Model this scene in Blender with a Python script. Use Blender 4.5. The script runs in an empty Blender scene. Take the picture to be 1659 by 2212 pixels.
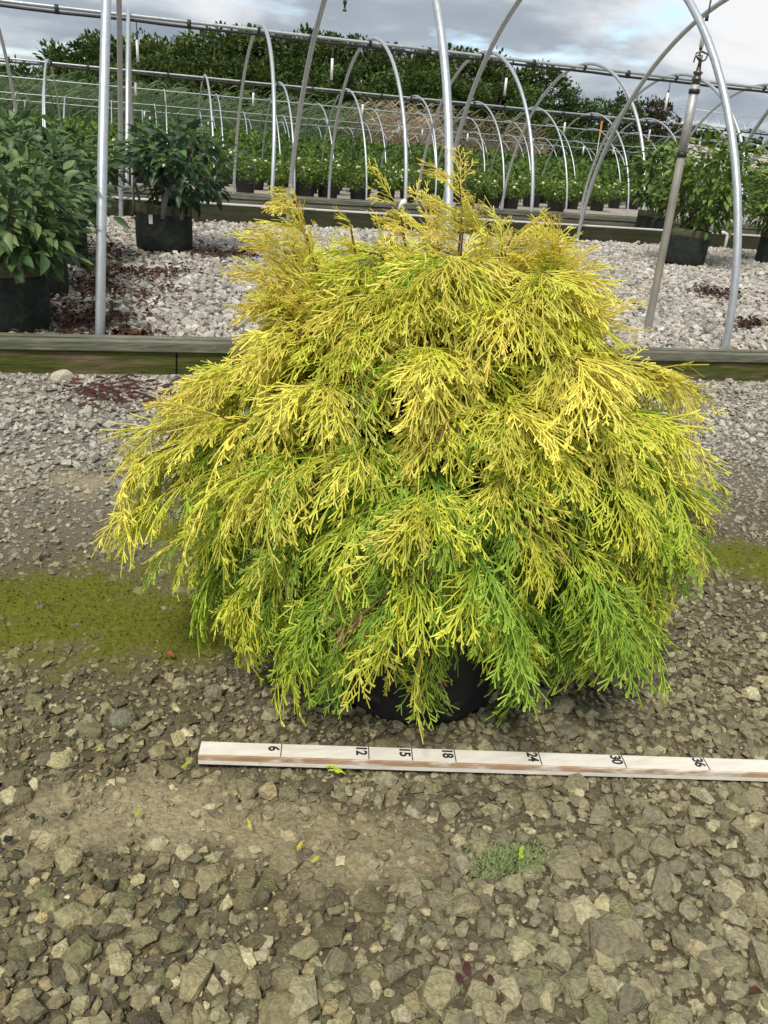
import bpy, bmesh, math, random
import numpy as np
from mathutils import Matrix, Vector, Euler
rng = np.random.default_rng(7); random.seed(7)
sc = bpy.context.scene
COL = sc.collection

# ------------------------------------------------------------------ camera
F_PX, PITCH, ROLL, YAW, CAM_H = 1780.5, .412, .0779, -.3021, .9945     # for a picture 1659 px wide
CX, CY = 829.5, 1106.
_fw = np.array([-math.sin(YAW)*math.cos(PITCH), math.cos(YAW)*math.cos(PITCH), -math.sin(PITCH)])
_rt = np.array([math.cos(YAW), math.sin(YAW), 0.]); _up = np.cross(_rt, _fw)
RT = math.cos(ROLL)*_rt + math.sin(ROLL)*_up; UP = -math.sin(ROLL)*_rt + math.cos(ROLL)*_up; FW = _fw
EYE = np.array([0, 0, CAM_H])
cam = bpy.data.cameras.new('camera'); cam_o = bpy.data.objects.new('camera', cam); COL.objects.link(cam_o)
cam.sensor_fit = 'HORIZONTAL'; cam.sensor_width = 36; cam.lens = 36*F_PX/1659
cam.clip_start = .05; cam.clip_end = 3000
cam_o.matrix_world = Matrix([[RT[i], UP[i], -FW[i], EYE[i]] for i in range(3)] + [[0, 0, 0, 1]])
sc.camera = cam_o
def ray(px, py): return FW + RT*(px-CX)/F_PX - UP*(py-CY)/F_PX
def at_y(px, py, Y): d = ray(px, py); return EYE + d*Y/d[1]
def at_z(px, py, Z): d = ray(px, py); return EYE + d*(Z-CAM_H)/d[2]
def px_of(P):
    d = np.asarray(P, float)-EYE; z = d@FW
    return np.stack([CX+F_PX*(d@RT)/z, CY-F_PX*(d@UP)/z, z], -1)

# ------------------------------------------------------------------ sky, sun, exposure
w = bpy.data.worlds.new('World'); sc.world = w; w.use_nodes = True
nt = w.node_tree; N = nt.nodes; L = nt.links; N.clear()
SUN_EL, SUN_AZ = math.radians(56), math.radians(215)     # azimuth measured from +Y towards +X
out = N.new('ShaderNodeOutputWorld'); bg = N.new('ShaderNodeBackground'); bg.inputs[1].default_value = .1
sky = N.new('ShaderNodeTexSky'); sky.sky_type = 'NISHITA'; sky.sun_disc = False
sky.sun_elevation = SUN_EL; sky.sun_rotation = SUN_AZ
tc = N.new('ShaderNodeTexCoord'); sep = N.new('ShaderNodeSeparateXYZ'); L.new(tc.outputs['Generated'], sep.inputs[0])
def mth(op, a, b=None, c=None):
    n = N.new('ShaderNodeMath'); n.operation = op
    for i, s in enumerate((a, b, c)):
        if s is None: continue
        if isinstance(s, (int, float)): n.inputs[i].default_value = s
        else: L.new(s, n.inputs[i])
    return n.outputs[0]
den = mth('ADD', mth('ABSOLUTE', sep.outputs[2]), .16)     # clouds lie in a flat layer overhead
comb = N.new('ShaderNodeCombineXYZ'); L.new(mth('DIVIDE', sep.outputs[0], den), comb.inputs[0]); L.new(mth('DIVIDE', sep.outputs[1], den), comb.inputs[1])
comb.inputs[2].default_value = 3.7
n1 = N.new('ShaderNodeTexNoise'); n1.inputs['Scale'].default_value = .95; n1.inputs['Detail'].default_value = 7; n1.inputs['Roughness'].default_value = .52; n1.inputs['Distortion'].default_value = .35
n2 = N.new('ShaderNodeTexNoise'); n2.inputs['Scale'].default_value = 2.1; n2.inputs['Detail'].default_value = 6
L.new(comb.outputs[0], n1.inputs['Vector']); L.new(comb.outputs[0], n2.inputs['Vector'])
r1 = N.new('ShaderNodeValToRGB')
e = r1.color_ramp.elements
e[0].position = .36; e[0].color = (.34, .40, .47, 1); e[1].position = .64; e[1].color = (1.0, 1.0, 1.0, 1)
for p, c in ((.45, (.44, .50, .57, 1)), (.52, (.66, .71, .76, 1)), (.57, (.86, .89, .92, 1))):
    k = r1.color_ramp.elements.new(p); k.color = c
L.new(n1.outputs[0], r1.inputs[0])
sc10 = N.new('ShaderNodeVectorMath'); sc10.operation = 'SCALE'; sc10.inputs['Scale'].default_value = 4.5; L.new(r1.outputs[0], sc10.inputs[0])
r2 = N.new('ShaderNodeValToRGB'); r2.color_ramp.elements[0].position = .30; r2.color_ramp.elements[1].position = .44; L.new(n2.outputs[0], r2.inputs[0])
mx = N.new('ShaderNodeMix'); mx.data_type = 'RGBA'
L.new(r2.outputs[0], mx.inputs[0]); L.new(sky.outputs[0], mx.inputs[6]); L.new(sc10.outputs[0], mx.inputs[7])
L.new(mx.outputs[2], bg.inputs[0]); L.new(bg.outputs[0], out.inputs[0])
sun = bpy.data.lights.new('sun', 'SUN'); sun.energy = 1.5; sun.angle = math.radians(11); sun.color = (1, .95, .86)
so = bpy.data.objects.new('sun', sun); COL.objects.link(so)
sd = Vector((math.sin(SUN_AZ)*math.cos(SUN_EL), math.cos(SUN_AZ)*math.cos(SUN_EL), math.sin(SUN_EL)))
so.rotation_euler = sd.to_track_quat('Z', 'Y').to_euler()
sc.view_settings.view_transform = 'Standard'; sc.view_settings.look = 'None'; sc.view_settings.exposure = 1.06; sc.view_settings.gamma = 1
sc.view_settings.use_curve_mapping = False

# ------------------------------------------------------------------ materials
def mat(name, col=(.5, .5, .5), rough=.7, metal=0, attr=False, var=.0, vscale=8., bump=0., bscale=60., col2=None, spec=.5, trans=0., ramp=(.35, .65), stretch=None, coat=0):
    m = bpy.data.materials.new(name); m.use_nodes = True
    n = m.node_tree.nodes; l = m.node_tree.links; b = n['Principled BSDF']
    b.inputs['Roughness'].default_value = rough; b.inputs['Metallic'].default_value = metal
    b.inputs['Specular IOR Level'].default_value = spec; b.inputs['Coat Weight'].default_value = coat
    tcn = n.new('ShaderNodeTexCoord'); geo = n.new('ShaderNodeNewGeometry'); vec = geo.outputs['Position']
    if stretch is not None:
        mp = n.new('ShaderNodeMapping'); mp.inputs['Scale'].default_value = stretch; l.new(vec, mp.inputs[0]); vec = mp.outputs[0]
    if attr:
        a = n.new('ShaderNodeAttribute'); a.attribute_name = 'Col'; c = a.outputs['Color']
    else:
        a = n.new('ShaderNodeRGB'); a.outputs[0].default_value = (*col, 1); c = a.outputs[0]
    if col2 is not None:
        t = n.new('ShaderNodeTexNoise'); t.inputs['Scale'].default_value = vscale; t.inputs['Detail'].default_value = 8; t.inputs['Roughness'].default_value = .62; l.new(vec, t.inputs['Vector'])
        r = n.new('ShaderNodeMapRange'); r.inputs[1].default_value = ramp[0]; r.inputs[2].default_value = ramp[1]; l.new(t.outputs[0], r.inputs[0])
        x = n.new('ShaderNodeMix'); x.data_type = 'RGBA'; l.new(r.outputs[0], x.inputs[0]); l.new(c, x.inputs[6]); x.inputs[7].default_value = (*col2, 1); c = x.outputs[2]
    if var:
        t = n.new('ShaderNodeTexNoise'); t.inputs['Scale'].default_value = vscale*3.1; t.inputs['Detail'].default_value = 6; l.new(vec, t.inputs['Vector'])
        r = n.new('ShaderNodeMapRange'); r.inputs[1].default_value = .25; r.inputs[2].default_value = .75; r.inputs[3].default_value = 1-var; r.inputs[4].default_value = 1+var; l.new(t.outputs[0], r.inputs[0])
        x = n.new('ShaderNodeVectorMath'); x.operation = 'SCALE'; l.new(c, x.inputs[0]); l.new(r.outputs[0], x.inputs['Scale']); c = x.outputs[0]
    l.new(c, b.inputs['Base Color'])
    if bump:
        t = n.new('ShaderNodeTexNoise'); t.inputs['Scale'].default_value = bscale; t.inputs['Detail'].default_value = 5; l.new(vec, t.inputs['Vector'])
        bp = n.new('ShaderNodeBump'); bp.inputs['Strength'].default_value = bump; bp.inputs['Distance'].default_value = .01; l.new(t.outputs[0], bp.inputs['Height']); l.new(bp.outputs[0], b.inputs['Normal'])
    if trans:
        tr = n.new('ShaderNodeBsdfTranslucent'); l.new(c, tr.inputs[0]); ms = n.new('ShaderNodeMixShader'); ms.inputs[0].default_value = trans
        l.new(b.outputs[0], ms.inputs[1]); l.new(tr.outputs[0], ms.inputs[2]); l.new(ms.outputs[0], n['Material Output'].inputs[0])
    return m
M = {
 'stone': mat('stone', attr=True, rough=.85, var=.35, vscale=45, bump=.7, bscale=220, spec=.3),
 'dirt': mat('dirt', attr=True, rough=.95, var=.3, vscale=25, bump=.8, bscale=120, spec=.2),
 'far_ground': mat('far_ground', (.30, .27, .22), rough=.95, var=.3, vscale=3, col2=(.20, .17, .12), bump=.5),
 'galv': mat('galvanised_steel', (.54, .565, .58), rough=.45, metal=.75, var=.12, vscale=14, bump=.05),
 'galv_old': mat('weathered_steel', (.46, .46, .44), rough=.55, metal=.6, var=.2, vscale=14, bump=.05),
 'ridge': mat('ridge_pipe_steel', (.50, .54, .53), rough=.38, metal=.75, var=.2, vscale=6),
 'black': mat('black_plastic', (.018, .018, .019), rough=.45, var=.25, vscale=20),
 'pot': mat('nursery_pot_plastic', (.020, .021, .023), rough=.42, var=.3, vscale=12, col2=(.05, .048, .042), ramp=(.5, .85), bump=.06, bscale=30),
 'bag': mat('felt_grow_bag', (.030, .034, .032), rough=.95, var=.3, vscale=14, col2=(.055, .062, .035), ramp=(.48, .75), bump=.5, bscale=220, spec=.1),
 'bag_rim': mat('mossy_bag_rim', (.085, .09, .045), rough=.95, var=.3, vscale=18, col2=(.14, .14, .08), bump=.5, bscale=200, spec=.1),
 'web': mat('grey_webbing', (.22, .22, .23), rough=.9, var=.2, vscale=40, bump=.3, bscale=300),
 'soil': mat('potting_soil', (.035, .022, .014), rough=1, var=.4, vscale=30, bump=1, bscale=90),
 'white': mat('white_plastic', (.78, .78, .75), rough=.45, var=.05, vscale=20),
 'grey_pvc': mat('weathered_pvc', (.30, .275, .235), rough=.6, var=.18, vscale=12, col2=(.22, .20, .15), stretch=(1, 1, .25)),
 'brass': mat('sprinkler_metal', (.12, .11, .09), rough=.4, metal=.7, var=.2, vscale=30),
 'bark': mat('red_brown_bark', (.115, .050, .028), rough=.85, var=.35, vscale=60, bump=.6, bscale=150, spec=.2),
 'stem': mat('grey_brown_stem', (.16, .125, .085), rough=.85, var=.3, vscale=40, bump=.4, bscale=90, spec=.2),
 'trunk': mat('tree_trunk', (.09, .07, .05), rough=.9, var=.3, vscale=4, bump=.5, bscale=20, spec=.2),
 'thread': mat('thread_foliage', attr=True, rough=.55, var=.12, vscale=40, trans=.16, spec=.4),
 'leaf': mat('shrub_leaf', attr=True, rough=.48, var=.15, vscale=12, trans=.2, spec=.4),
 'far_leaf': mat('far_foliage', attr=True, rough=.7, var=.1, vscale=3, trans=.25, spec=.2),
 'bloom': mat('pale_bloom', (.72, .76, .42), rough=.8, var=.15, vscale=40, trans=.2),
 'reed': mat('reed', attr=True, rough=.7, var=.1, vscale=3, trans=.2, spec=.2),
 'litter': mat('dead_litter', attr=True, rough=.95, var=.3, vscale=30, spec=.1),
 'wood_grey': mat('weathered_cap_board', (.205, .200, .160), rough=.9, var=.3, vscale=10, col2=(.105, .115, .068), stretch=(.3, 1, 2.2), bump=.5, bscale=50, spec=.2),
 'wood_moss': mat('mossy_board', (.165, .115, .070), rough=.92, var=.35, vscale=9, col2=(.075, .088, .020), ramp=(.42, .58), stretch=(.35, 1, 2.), bump=.5, bscale=45, spec=.2),
 'wood_dark': mat('dark_mossy_board', (.040, .048, .020), rough=.92, var=.35, vscale=8, col2=(.055, .050, .03), stretch=(.15, 1, 1), bump=.4, bscale=45, spec=.2),
 'wood_pale': mat('bleached_board_top', (.64, .62, .58), rough=.8, var=.2, vscale=8, stretch=(.15, 1, 1), spec=.2),
 'stick_top': mat('white_painted_stick', (.76, .71, .62), rough=.6, var=.08, vscale=30, col2=(.62, .55, .44), ramp=(.5, .85), stretch=(.25, 1, 1), bump=.15, bscale=120),
 'stick_edge': mat('worn_stick_edge', (.42, .27, .16), rough=.8, var=.25, vscale=40, col2=(.66, .58, .48), ramp=(.5, .6), stretch=(.12, 1, 1), bump=.2, bscale=120),
 'stick_end': mat('dirty_stick_end', (.09, .055, .035), rough=.95, var=.3, vscale=60, bump=.6, bscale=150),
 'ink': mat('black_ink', (.022, .021, .022), rough=.6, var=.3, vscale=80),
 'sand': mat('pale_sand', (.50, .44, .36), rough=.95, var=.12, vscale=.5, col2=(.40, .35, .28), spec=.1),
 'orange': mat('orange_flag', (.75, .30, .08), rough=.6, var=.05),
 'conifer': mat('conifer_foliage', attr=True, rough=.8, var=.1, vscale=2, spec=.1),
 'tag': mat('paper_tag', (.74, .74, .72), rough=.7, var=.06, vscale=60),
}

# ------------------------------------------------------------------ mesh helpers
def to_mesh(name, V, T, col=None, smooth=False):
    V = np.asarray(V, np.float32); T = np.asarray(T, np.int32)
    me = bpy.data.meshes.new(name); me.vertices.add(len(V)); me.vertices.foreach_set('co', V.ravel())
    k = T.shape[1]; me.loops.add(T.size); me.polygons.add(len(T))
    me.loops.foreach_set('vertex_index', T.ravel()); me.polygons.foreach_set('loop_start', np.arange(len(T), dtype=np.int32)*k)
    me.polygons.foreach_set('use_smooth', np.full(len(T), smooth)); me.update(calc_edges=True)
    if col is not None:
        a = me.color_attributes.new('Col', 'FLOAT_COLOR', 'POINT')
        c4 = np.ones((len(V), 4), np.float32); c4[:, :3] = col; a.data.foreach_set('color', c4.ravel())
    me.validate()
    return me
def link(name, me, m=None, parent=None, loc=None):
    o = bpy.data.objects.new(name, me); COL.objects.link(o)
    if m is not None and me is not None and not me.materials: me.materials.append(m)
    if parent is not None: o.parent = parent
    if loc is not None: o.location = loc
    return o
def tag(o, label=None, cat=None, group=None, kind=None):
    if label: o['label'] = label
    if cat: o['category'] = cat
    if group: o['group'] = group
    if kind: o['kind'] = kind
    return o
def thing(name, label, cat, loc=(0, 0, 0), group=None, kind=None):
    return tag(link(name, None, loc=[float(x) for x in loc]), label, cat, group, kind)
class Acc:
    def __init__(s): s.V = []; s.T = []; s.C = []; s.n = 0
    def add(s, V, T, c=None):
        V = np.asarray(V, float); s.V.append(V); s.T.append(np.asarray(T)+s.n); s.n += len(V)
        if c is not None: s.C.append(np.broadcast_to(np.asarray(c, float), (len(V), 3)))
    def mesh(s, name, smooth=False):
        return to_mesh(name, np.concatenate(s.V), np.concatenate(s.T), np.concatenate(s.C) if s.C else None, smooth)
def tube(P, r, n=8, cap=True):
    P = np.asarray(P, float); r = np.broadcast_to(np.asarray(r, float), (len(P),))
    t = np.gradient(P, axis=0); t /= np.linalg.norm(t, axis=1)[:, None]+1e-12
    a = np.array([0, 0, 1.]) if abs(t[0][2]) < .9 else np.array([1., 0, 0])
    u = np.cross(t[0], a); u /= np.linalg.norm(u); V = []
    for i in range(len(P)):
        u = u-t[i]*(u@t[i]); u /= np.linalg.norm(u)+1e-12; v = np.cross(t[i], u)
        an = np.arange(n)*2*math.pi/n; V.append(P[i]+r[i]*(np.cos(an)[:, None]*u+np.sin(an)[:, None]*v))
    V = np.concatenate(V); T = []
    for i in range(len(P)-1):
        for j in range(n):
            a0 = i*n+j; a1 = i*n+(j+1) % n; T += [(a0, a1, a1+n), (a0, a1+n, a0+n)]
    if cap:
        k = len(V); V = np.concatenate([V, P[:1], P[-1:]]); e0 = (len(P)-1)*n
        for j in range(n): T += [(k, (j+1) % n, j), (k+1, e0+j, e0+(j+1) % n)]
    return V, np.array(T)
def tube_obj(name, P, r, m, parent=None, n=8, org=(0, 0, 0)):
    V, T = tube(np.asarray(P, float)-np.asarray(org, float), r, n); return link(name, to_mesh(name, V, T, smooth=True), m, parent)
def lathe(prof, n=32, wob=0, seed=0):
    rg = np.random.default_rng(seed); an = np.arange(n)*2*math.pi/n
    k = 1+wob*(np.sin(an*2+rg.uniform(0, 6))*.6+np.sin(an*3+rg.uniform(0, 6))*.4); V = []; T = []
    for r, z in prof: V.append(np.stack([r*k*np.cos(an), r*k*np.sin(an), np.full(n, z)+wob*.1*np.sin(an*2)], -1))
    for i in range(len(prof)-1):
        for j in range(n):
            a0 = i*n+j; a1 = i*n+(j+1) % n; T += [(a0, a1, a1+n), (a0, a1+n, a0+n)]
    return np.concatenate(V), np.array(T)
def box_mesh(name, x0, x1, y0, y1, z0, z1, bev=.004, seg=1, wob=0, seed=0):
    bm = bmesh.new(); bmesh.ops.create_cube(bm, size=1)
    for v in bm.verts: v.co = Vector(((x0+x1)/2+v.co.x*(x1-x0), (y0+y1)/2+v.co.y*(y1-y0), (z0+z1)/2+v.co.z*(z1-z0)))
    if bev: bmesh.ops.bevel(bm, geom=bm.edges[:], offset=bev, segments=seg, affect='EDGES')
    me = bpy.data.meshes.new(name); bm.to_mesh(me); bm.free(); return me
def interp(x, xs, ys): return np.interp(x, xs, ys)
def vnoise(x, y, s, seed=0):
    """smooth value noise in numpy"""
    rg = np.random.default_rng(seed); G = rg.random((64, 64)); x = np.asarray(x)*s+17.3; y = np.asarray(y)*s+9.1
    i = np.floor(x).astype(int); j = np.floor(y).astype(int); fx = x-i; fy = y-j; fx = fx*fx*(3-2*fx); fy = fy*fy*(3-2*fy)
    g = lambda a, b: G[a % 64, b % 64]
    return (g(i, j)*(1-fx)+g(i+1, j)*fx)*(1-fy)+(g(i, j+1)*(1-fx)+g(i+1, j+1)*fx)*fy
def fbm(x, y, s, seed=0): return (vnoise(x, y, s, seed)+.5*vnoise(x, y, s*2.1, seed+1)+.25*vnoise(x, y, s*4.3, seed+2))/1.75

# ------------------------------------------------------------------ the ground
Y_EDGE, Y_WHITE, Y_A, Y_B = 3.50, 8.02, 9.35, 15.75
def slope_x(x): return .078-.0105*(np.clip(x, -4, 8)+.55)
def g_drive(x, y):
    s = np.clip((y-2.3)/1.2, 0, 1); s = s*s*(3-2*s)
    return s*slope_x(x)+.010*(fbm(x, y, 2.2, 5)-.5)
def g_bed(x, y): return .175+.125*np.clip((y-3.6)/4.4, 0, 1)+.02*(fbm(x, y, 1.1, 9)-.5)
# masks on the drive
def m_moss(x, y):
    a = at_z(225, 1335, 0); dx = (x-a[0]-.02); dy = (y-a[1])
    u = dx*.955-dy*.2975; v = dx*.2975+dy*.955
    e1 = 1-np.sqrt((u/.48)**2+(v/.22)**2)
    b = at_z(1640, 1215, 0); u2 = (x-b[0])*.955-(y-b[1])*.2975; v2 = (x-b[0])*.2975+(y-b[1])*.955
    e2 = 1-np.sqrt((u2/.30)**2+(v2/.13)**2)
    e3 = .6-np.sqrt(((x-at_z(330, 1150, 0)[0])/.25)**2+((y-at_z(330, 1150, 0)[1])/.12)**2)
    return np.clip((np.maximum(np.maximum(e1, e2), e3*.8)+(fbm(x, y, 7, 21)-.5)*1.0+(fbm(x, y, 26, 23)-.5)*1.0+.14)*1.7, 0, 1)
def m_silt(x, y):
    a = at_z(430, 1775, 0); dx = x-a[0]; dy = y-a[1]; u = dx*.97-dy*.23; v = dx*.23+dy*.97+.16*(u)
    e1 = 1-np.sqrt((u/.40)**2+(v/.12)**2)
    b = at_z(250, 1050, 0); u2 = (x-b[0])*.955-(y-b[1])*.2975; v2 = (x-b[0])*.2975+(y-b[1])*.955
    e2 = .45-np.sqrt((u2/.9)**2+(v2/.20)**2)
    return np.clip((np.maximum(e1, e2)+(fbm(x, y, 6, 33)-.5)*1.2+(fbm(x, y, 24, 35)-.5)*.9)*1.7, 0, 1)
def mixc(a, b, t): return np.asarray(a)*(1-t[:, None])+np.asarray(b)*t[:, None]
def grid(x0, x1, y0, y1, nx, ny):
    X, Yg = np.meshgrid(np.linspace(x0, x1, nx), np.linspace(y0, y1, ny)); i = np.arange(nx*ny).reshape(ny, nx)
    T = np.stack([i[:-1, :-1], i[:-1, 1:], i[1:, 1:], i[1:, :-1]], -1).reshape(-1, 4); return X.ravel(), Yg.ravel(), T
# big sheet
X, Yg, T = grid(-260, 420, -60, 620, 60, 60)
far_me = to_mesh('ground', np.stack([X, Yg, np.full_like(X, -.45)], -1), T)
tag(link('ground', far_me, M['far_ground']), kind='structure')
# drive
X, Yg, T = grid(-2.2, 5.6, .1, Y_EDGE+.06, 250, 170)
ms = m_moss(X, Yg); Z = g_drive(X, Yg)+.006*(fbm(X, Yg, 38, 3)-.5)+.004*ms*(.6+.8*fbm(X, Yg, 30, 4))
si = m_silt(X, Yg)
c = mixc((.095, .078, .046), (.145, .122, .075), fbm(X, Yg, 5, 2)); c = mixc(c, (.21, .19, .15), np.clip((Yg-1.9)/1., 0, 1)); c = mixc(c, (.36, .30, .18), si*.8); c = mixc(c, (.120, .125, .012), ms)
drive = tag(link('gravel_drive', to_mesh('gravel_drive', np.stack([X, Yg, Z], -1), T, c, True), M['dirt']), kind='structure')
# outer apron of the drive so the sheet goes on beside and behind the viewer
ap = Acc()
for (x0, x1, y0, y1) in ((-60, -2.2, -20, Y_EDGE+.06), (5.6, 80, -20, Y_EDGE+.06), (-2.2, 5.6, -20, .1)):
    a, b_, t = grid(x0, x1, y0, y1, 12, 24); ap.add(np.stack([a, b_, np.where((b_ > 2.3), g_drive(np.clip(a, -2.2, 5.6), b_), 0)-.004], -1), t)
tag(link('drive_apron', ap.mesh('drive_apron', True), M['far_ground']), kind='structure')
# raised bed of the first hoop frame
X, Yg, T = grid(-9, 19, Y_EDGE+.07, Y_WHITE-.01, 220, 80)
c = mixc((.22, .20, .165), (.30, .275, .235), fbm(X, Yg, 6, 4))
bed = tag(link('gravel_bed', to_mesh('gravel_bed', np.stack([X, Yg, g_bed(X, Yg)-.012], -1), T, c, True), M['dirt']), kind='structure')
def strip(name, y0, y1, z0, z1, col, x0=-40, x1=60, ny=8, nx=60, amp=.02, m='dirt'):
    X, Yg, T = grid(x0, x1, y0, y1, nx, ny); z = z0+(z1-z0)*(Yg-y0)/(y1-y0)+amp*(fbm(X, Yg, 1.3, 8)-.5)
    c = mixc(np.asarray(col)*.75, np.asarray(col)*1.2, fbm(X, Yg, 3, 6)); return tag(link(name, to_mesh(name, np.stack([X, Yg, z], -1), T, c, True), M[m]), kind='structure')
strip('litter_aisle', Y_WHITE+.045, Y_A-.01, .352, .380, (.085, .058, .040))
strip('second_gravel_bed', Y_A+.045, 15.7, .22, .10, (.30, .27, .22))
strip('third_gravel_bed', 15.80, 24, .08, .08, (.34, .30, .25))
X, Yg, T = grid(-60, 140, 24, 150, 90, 60)
hz = .06-.32*np.clip((Yg-24)/14, 0, 1)+1.0*np.clip((Yg-40)/14, 0, 1)*np.clip((45-X)/30, 0, 1)+.3*(fbm(X, Yg, .1, 3)-.5)*np.clip((Yg-30)/10, 0, 1)
c = mixc((.06, .08, .025), (.10, .095, .04), fbm(X, Yg, .4, 3))
tag(link('field_ground', to_mesh('field_ground', np.stack([X, Yg, hz], -1), T, c, True), M['dirt']), kind='structure')

# ------------------------------------------------------------------ stones
def hull(npts, seed, flat=.62):
    rg = np.random.default_rng(seed); p = rg.normal(size=(npts*6, 3)); p /= (np.abs(p)**4.5).sum(1)[:, None]**(1/4.5); q = [p[0]]
    while len(q) < npts: q.append(p[rg.choice(np.argsort(-np.min(np.linalg.norm(p[:, None]-np.array(q)[None], axis=2), 1))[:6])])
    p = np.array(q)@np.array(Euler((rg.uniform(-.4, .4), rg.uniform(-.4, .4), 0)).to_matrix())
    p *= np.array([1, rg.uniform(.60, .95), rg.uniform(.40, flat+.1)])*rg.uniform(.74, 1.08, (npts, 1))
    bm = bmesh.new(); [bm.verts.new(q) for q in p]; r = bmesh.ops.convex_hull(bm, input=bm.verts[:])
    bmesh.ops.delete(bm, geom=list({g for g in r['geom_interior'] if isinstance(g, bmesh.types.BMVert)}), context='VERTS') if r['geom_interior'] else None
    bmesh.ops.triangulate(bm, faces=bm.faces[:]); bm.verts.index_update()
    V = np.array([v.co for v in bm.verts]); T = np.array([[v.index for v in f.verts] for f in bm.faces]); bm.free(); return V, T
HB = [hull(11, 100+i) for i in range(24)]; HX = [hull(15, 500+i) for i in range(16)]; HS = [hull(9, 300+i) for i in range(20)]
def rotm(az, tx, ty):
    ca, sa = np.cos(az), np.sin(az); cx, sx = np.cos(tx), np.sin(tx); cy, sy = np.cos(ty), np.sin(ty)
    z = np.zeros_like(ca); o = np.ones_like(ca)
    Rz = np.stack([np.stack([ca, -sa, z], -1), np.stack([sa, ca, z], -1), np.stack([z, z, o], -1)], -2)
    Rx = np.stack([np.stack([o, z, z], -1), np.stack([z, cx, -sx], -1), np.stack([z, sx, cx], -1)], -2)
    Ry = np.stack([np.stack([cy, z, sy], -1), np.stack([z, o, z], -1), np.stack([-sy, z, cy], -1)], -2)
    return Rz@Rx@Ry
def jitter_grid(x0, x1, y0, y1, s):
    nx = int((x1-x0)/s); ny = int((y1-y0)/s); X, Yg = np.meshgrid(np.arange(nx), np.arange(ny)); X = X+.5*(Yg % 2)
    x = x0+(X+rng.uniform(-.42, .42, X.shape))*s; y = y0+(Yg+rng.uniform(-.42, .42, X.shape))*s; return x.ravel(), y.ravel()
def in_view(x, y, z, mx=140, my=60):
    p = px_of(np.stack([x, y, z], -1)); return (p[:, 2] > .2) & (p[:, 0] > -mx) & (p[:, 0] < 1659+mx) & (p[:, 1] > -my) & (p[:, 1] < 2212+my)
def scatter(acc, shapes, x, y, z, size, col, tilt=.35):
    n = len(x); az = rng.uniform(0, 6.283, n); Rm = rotm(az, rng.normal(0, tilt, n), rng.normal(0, tilt, n)); which = rng.integers(0, len(shapes), n)
    P = np.stack([x, y, z], -1)
    for k, (V, T) in enumerate(shapes):
        s = np.where(which == k)[0]
        if not len(s): continue
        W = np.einsum('nij,vj->nvi', Rm[s], V)*size[s][:, None, None]+P[s][:, None, :]
        Tt = T[None]+(np.arange(len(s))*len(V))[:, None, None]
        acc.add(W.reshape(-1, 3), Tt.reshape(-1, 3), np.repeat(col[s], len(V), 0))
def drive_cols(x, y, n):
    base = np.array([(.225, .205, .125), (.265, .245, .155), (.165, .150, .092), (.205, .195, .138), (.34, .32, .215), (.125, .116, .078), (.235, .200, .120)])
    c = base[rng.choice(7, n, p=[.24, .14, .20, .12, .07, .15, .08])]*np.exp(rng.normal(.02, .34, (n, 1)))*np.array([1.05, 1., .88])
    # dry paler stone towards the boards
    t = np.clip((y-1.75-.6*(fbm(x, y, 2, 11)-.5))/.95, 0, 1); c = c*(1-t[:, None])+np.array((.46, .43, .36))*rng.uniform(.6, 1.25, (n, 1))*t[:, None]
    t = np.clip((fbm(x, y, 1.4, 41)-.52)*4, 0, .35)*(y < 2.6); c = c*(1-t[:, None])+np.array((.33, .30, .20))*rng.uniform(.6, 1.25, (n, 1))*t[:, None]
    si = m_silt(x, y)*.55; c = mixc(c, (.36, .30, .19), si)
    t = (rng.random(n) < .18)*rng.uniform(0, .4, n); c = mixc(c, (.17, .19, .06), t)          # a film of algae on some
    ms = m_moss(x, y)*np.clip(rng.normal(.95, .18, n), 0, 1)*(rng.random(n) > .08); c = mixc(c, np.array((.145, .150, .018)), ms)
    return c
bits = Acc(); SA = -.2294; so_x, so_y = .0559, 1.1846                      # where the stick lies
# coarse stone on the drive: a tight near field and a wider spaced far one
xa, ya = jitter_grid(-1.0, 2.6, .42, 1.9, .0172); xb, yb = jitter_grid(-1.6, 5.0, 1.9, Y_EDGE-.02, .0205); x = np.concatenate([xa, xb]); y = np.concatenate([ya, yb]); k = in_view(x, y, x*0, 90, 50); x, y = x[k], y[k]
si = m_silt(x, y); ms = m_moss(x, y); keep = (rng.random(len(x)) > .06+.25*si+.25*ms); x, y, si, ms = x[keep], y[keep], si[keep], ms[keep]
comp = np.clip(1-np.abs(y-2.05)/.45, 0, 1)                               # packed wheel-track strip
size = np.clip(np.exp(rng.normal(math.log(.0081), .36, len(x))), .0045, .024)*np.clip(1.50-.62*(y-.62), 1.0, 1.5); size = np.where(y > 2.4, size*1.25, size)*(1-.15*comp)
z = g_drive(x, y)+size*(rng.uniform(.10, .52, len(x)))-size*.62*si-size*.42*ms-size*.10*comp
ux = (x-so_x)*math.cos(SA)+(y-so_y)*math.sin(SA); uy = -(x-so_x)*math.sin(SA)+(y-so_y)*math.cos(SA)
under = (uy > -.038-.9*size) & (uy < .004+.9*size) & (ux > -.9*size); z = np.where(under, np.minimum(z, g_drive(x, y)+.006-size*.62), z)   # pressed flat by the stick
col = drive_cols(x, y, len(x))
px = px_of(np.stack([x, y, z], -1)); app = size/px[:, 2]; app[(px[:, 0] < 0) | (px[:, 0] > 1659) | (px[:, 1] > 2212)] = 0
app[((px[:, 0]-880)/620)**2+((px[:, 1]-1000)/480)**2 < 1] *= .3          # hidden by the shrub
big = np.argsort(-app)[:300]; rest = np.setdiff1d(np.arange(len(x)), big)
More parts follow.
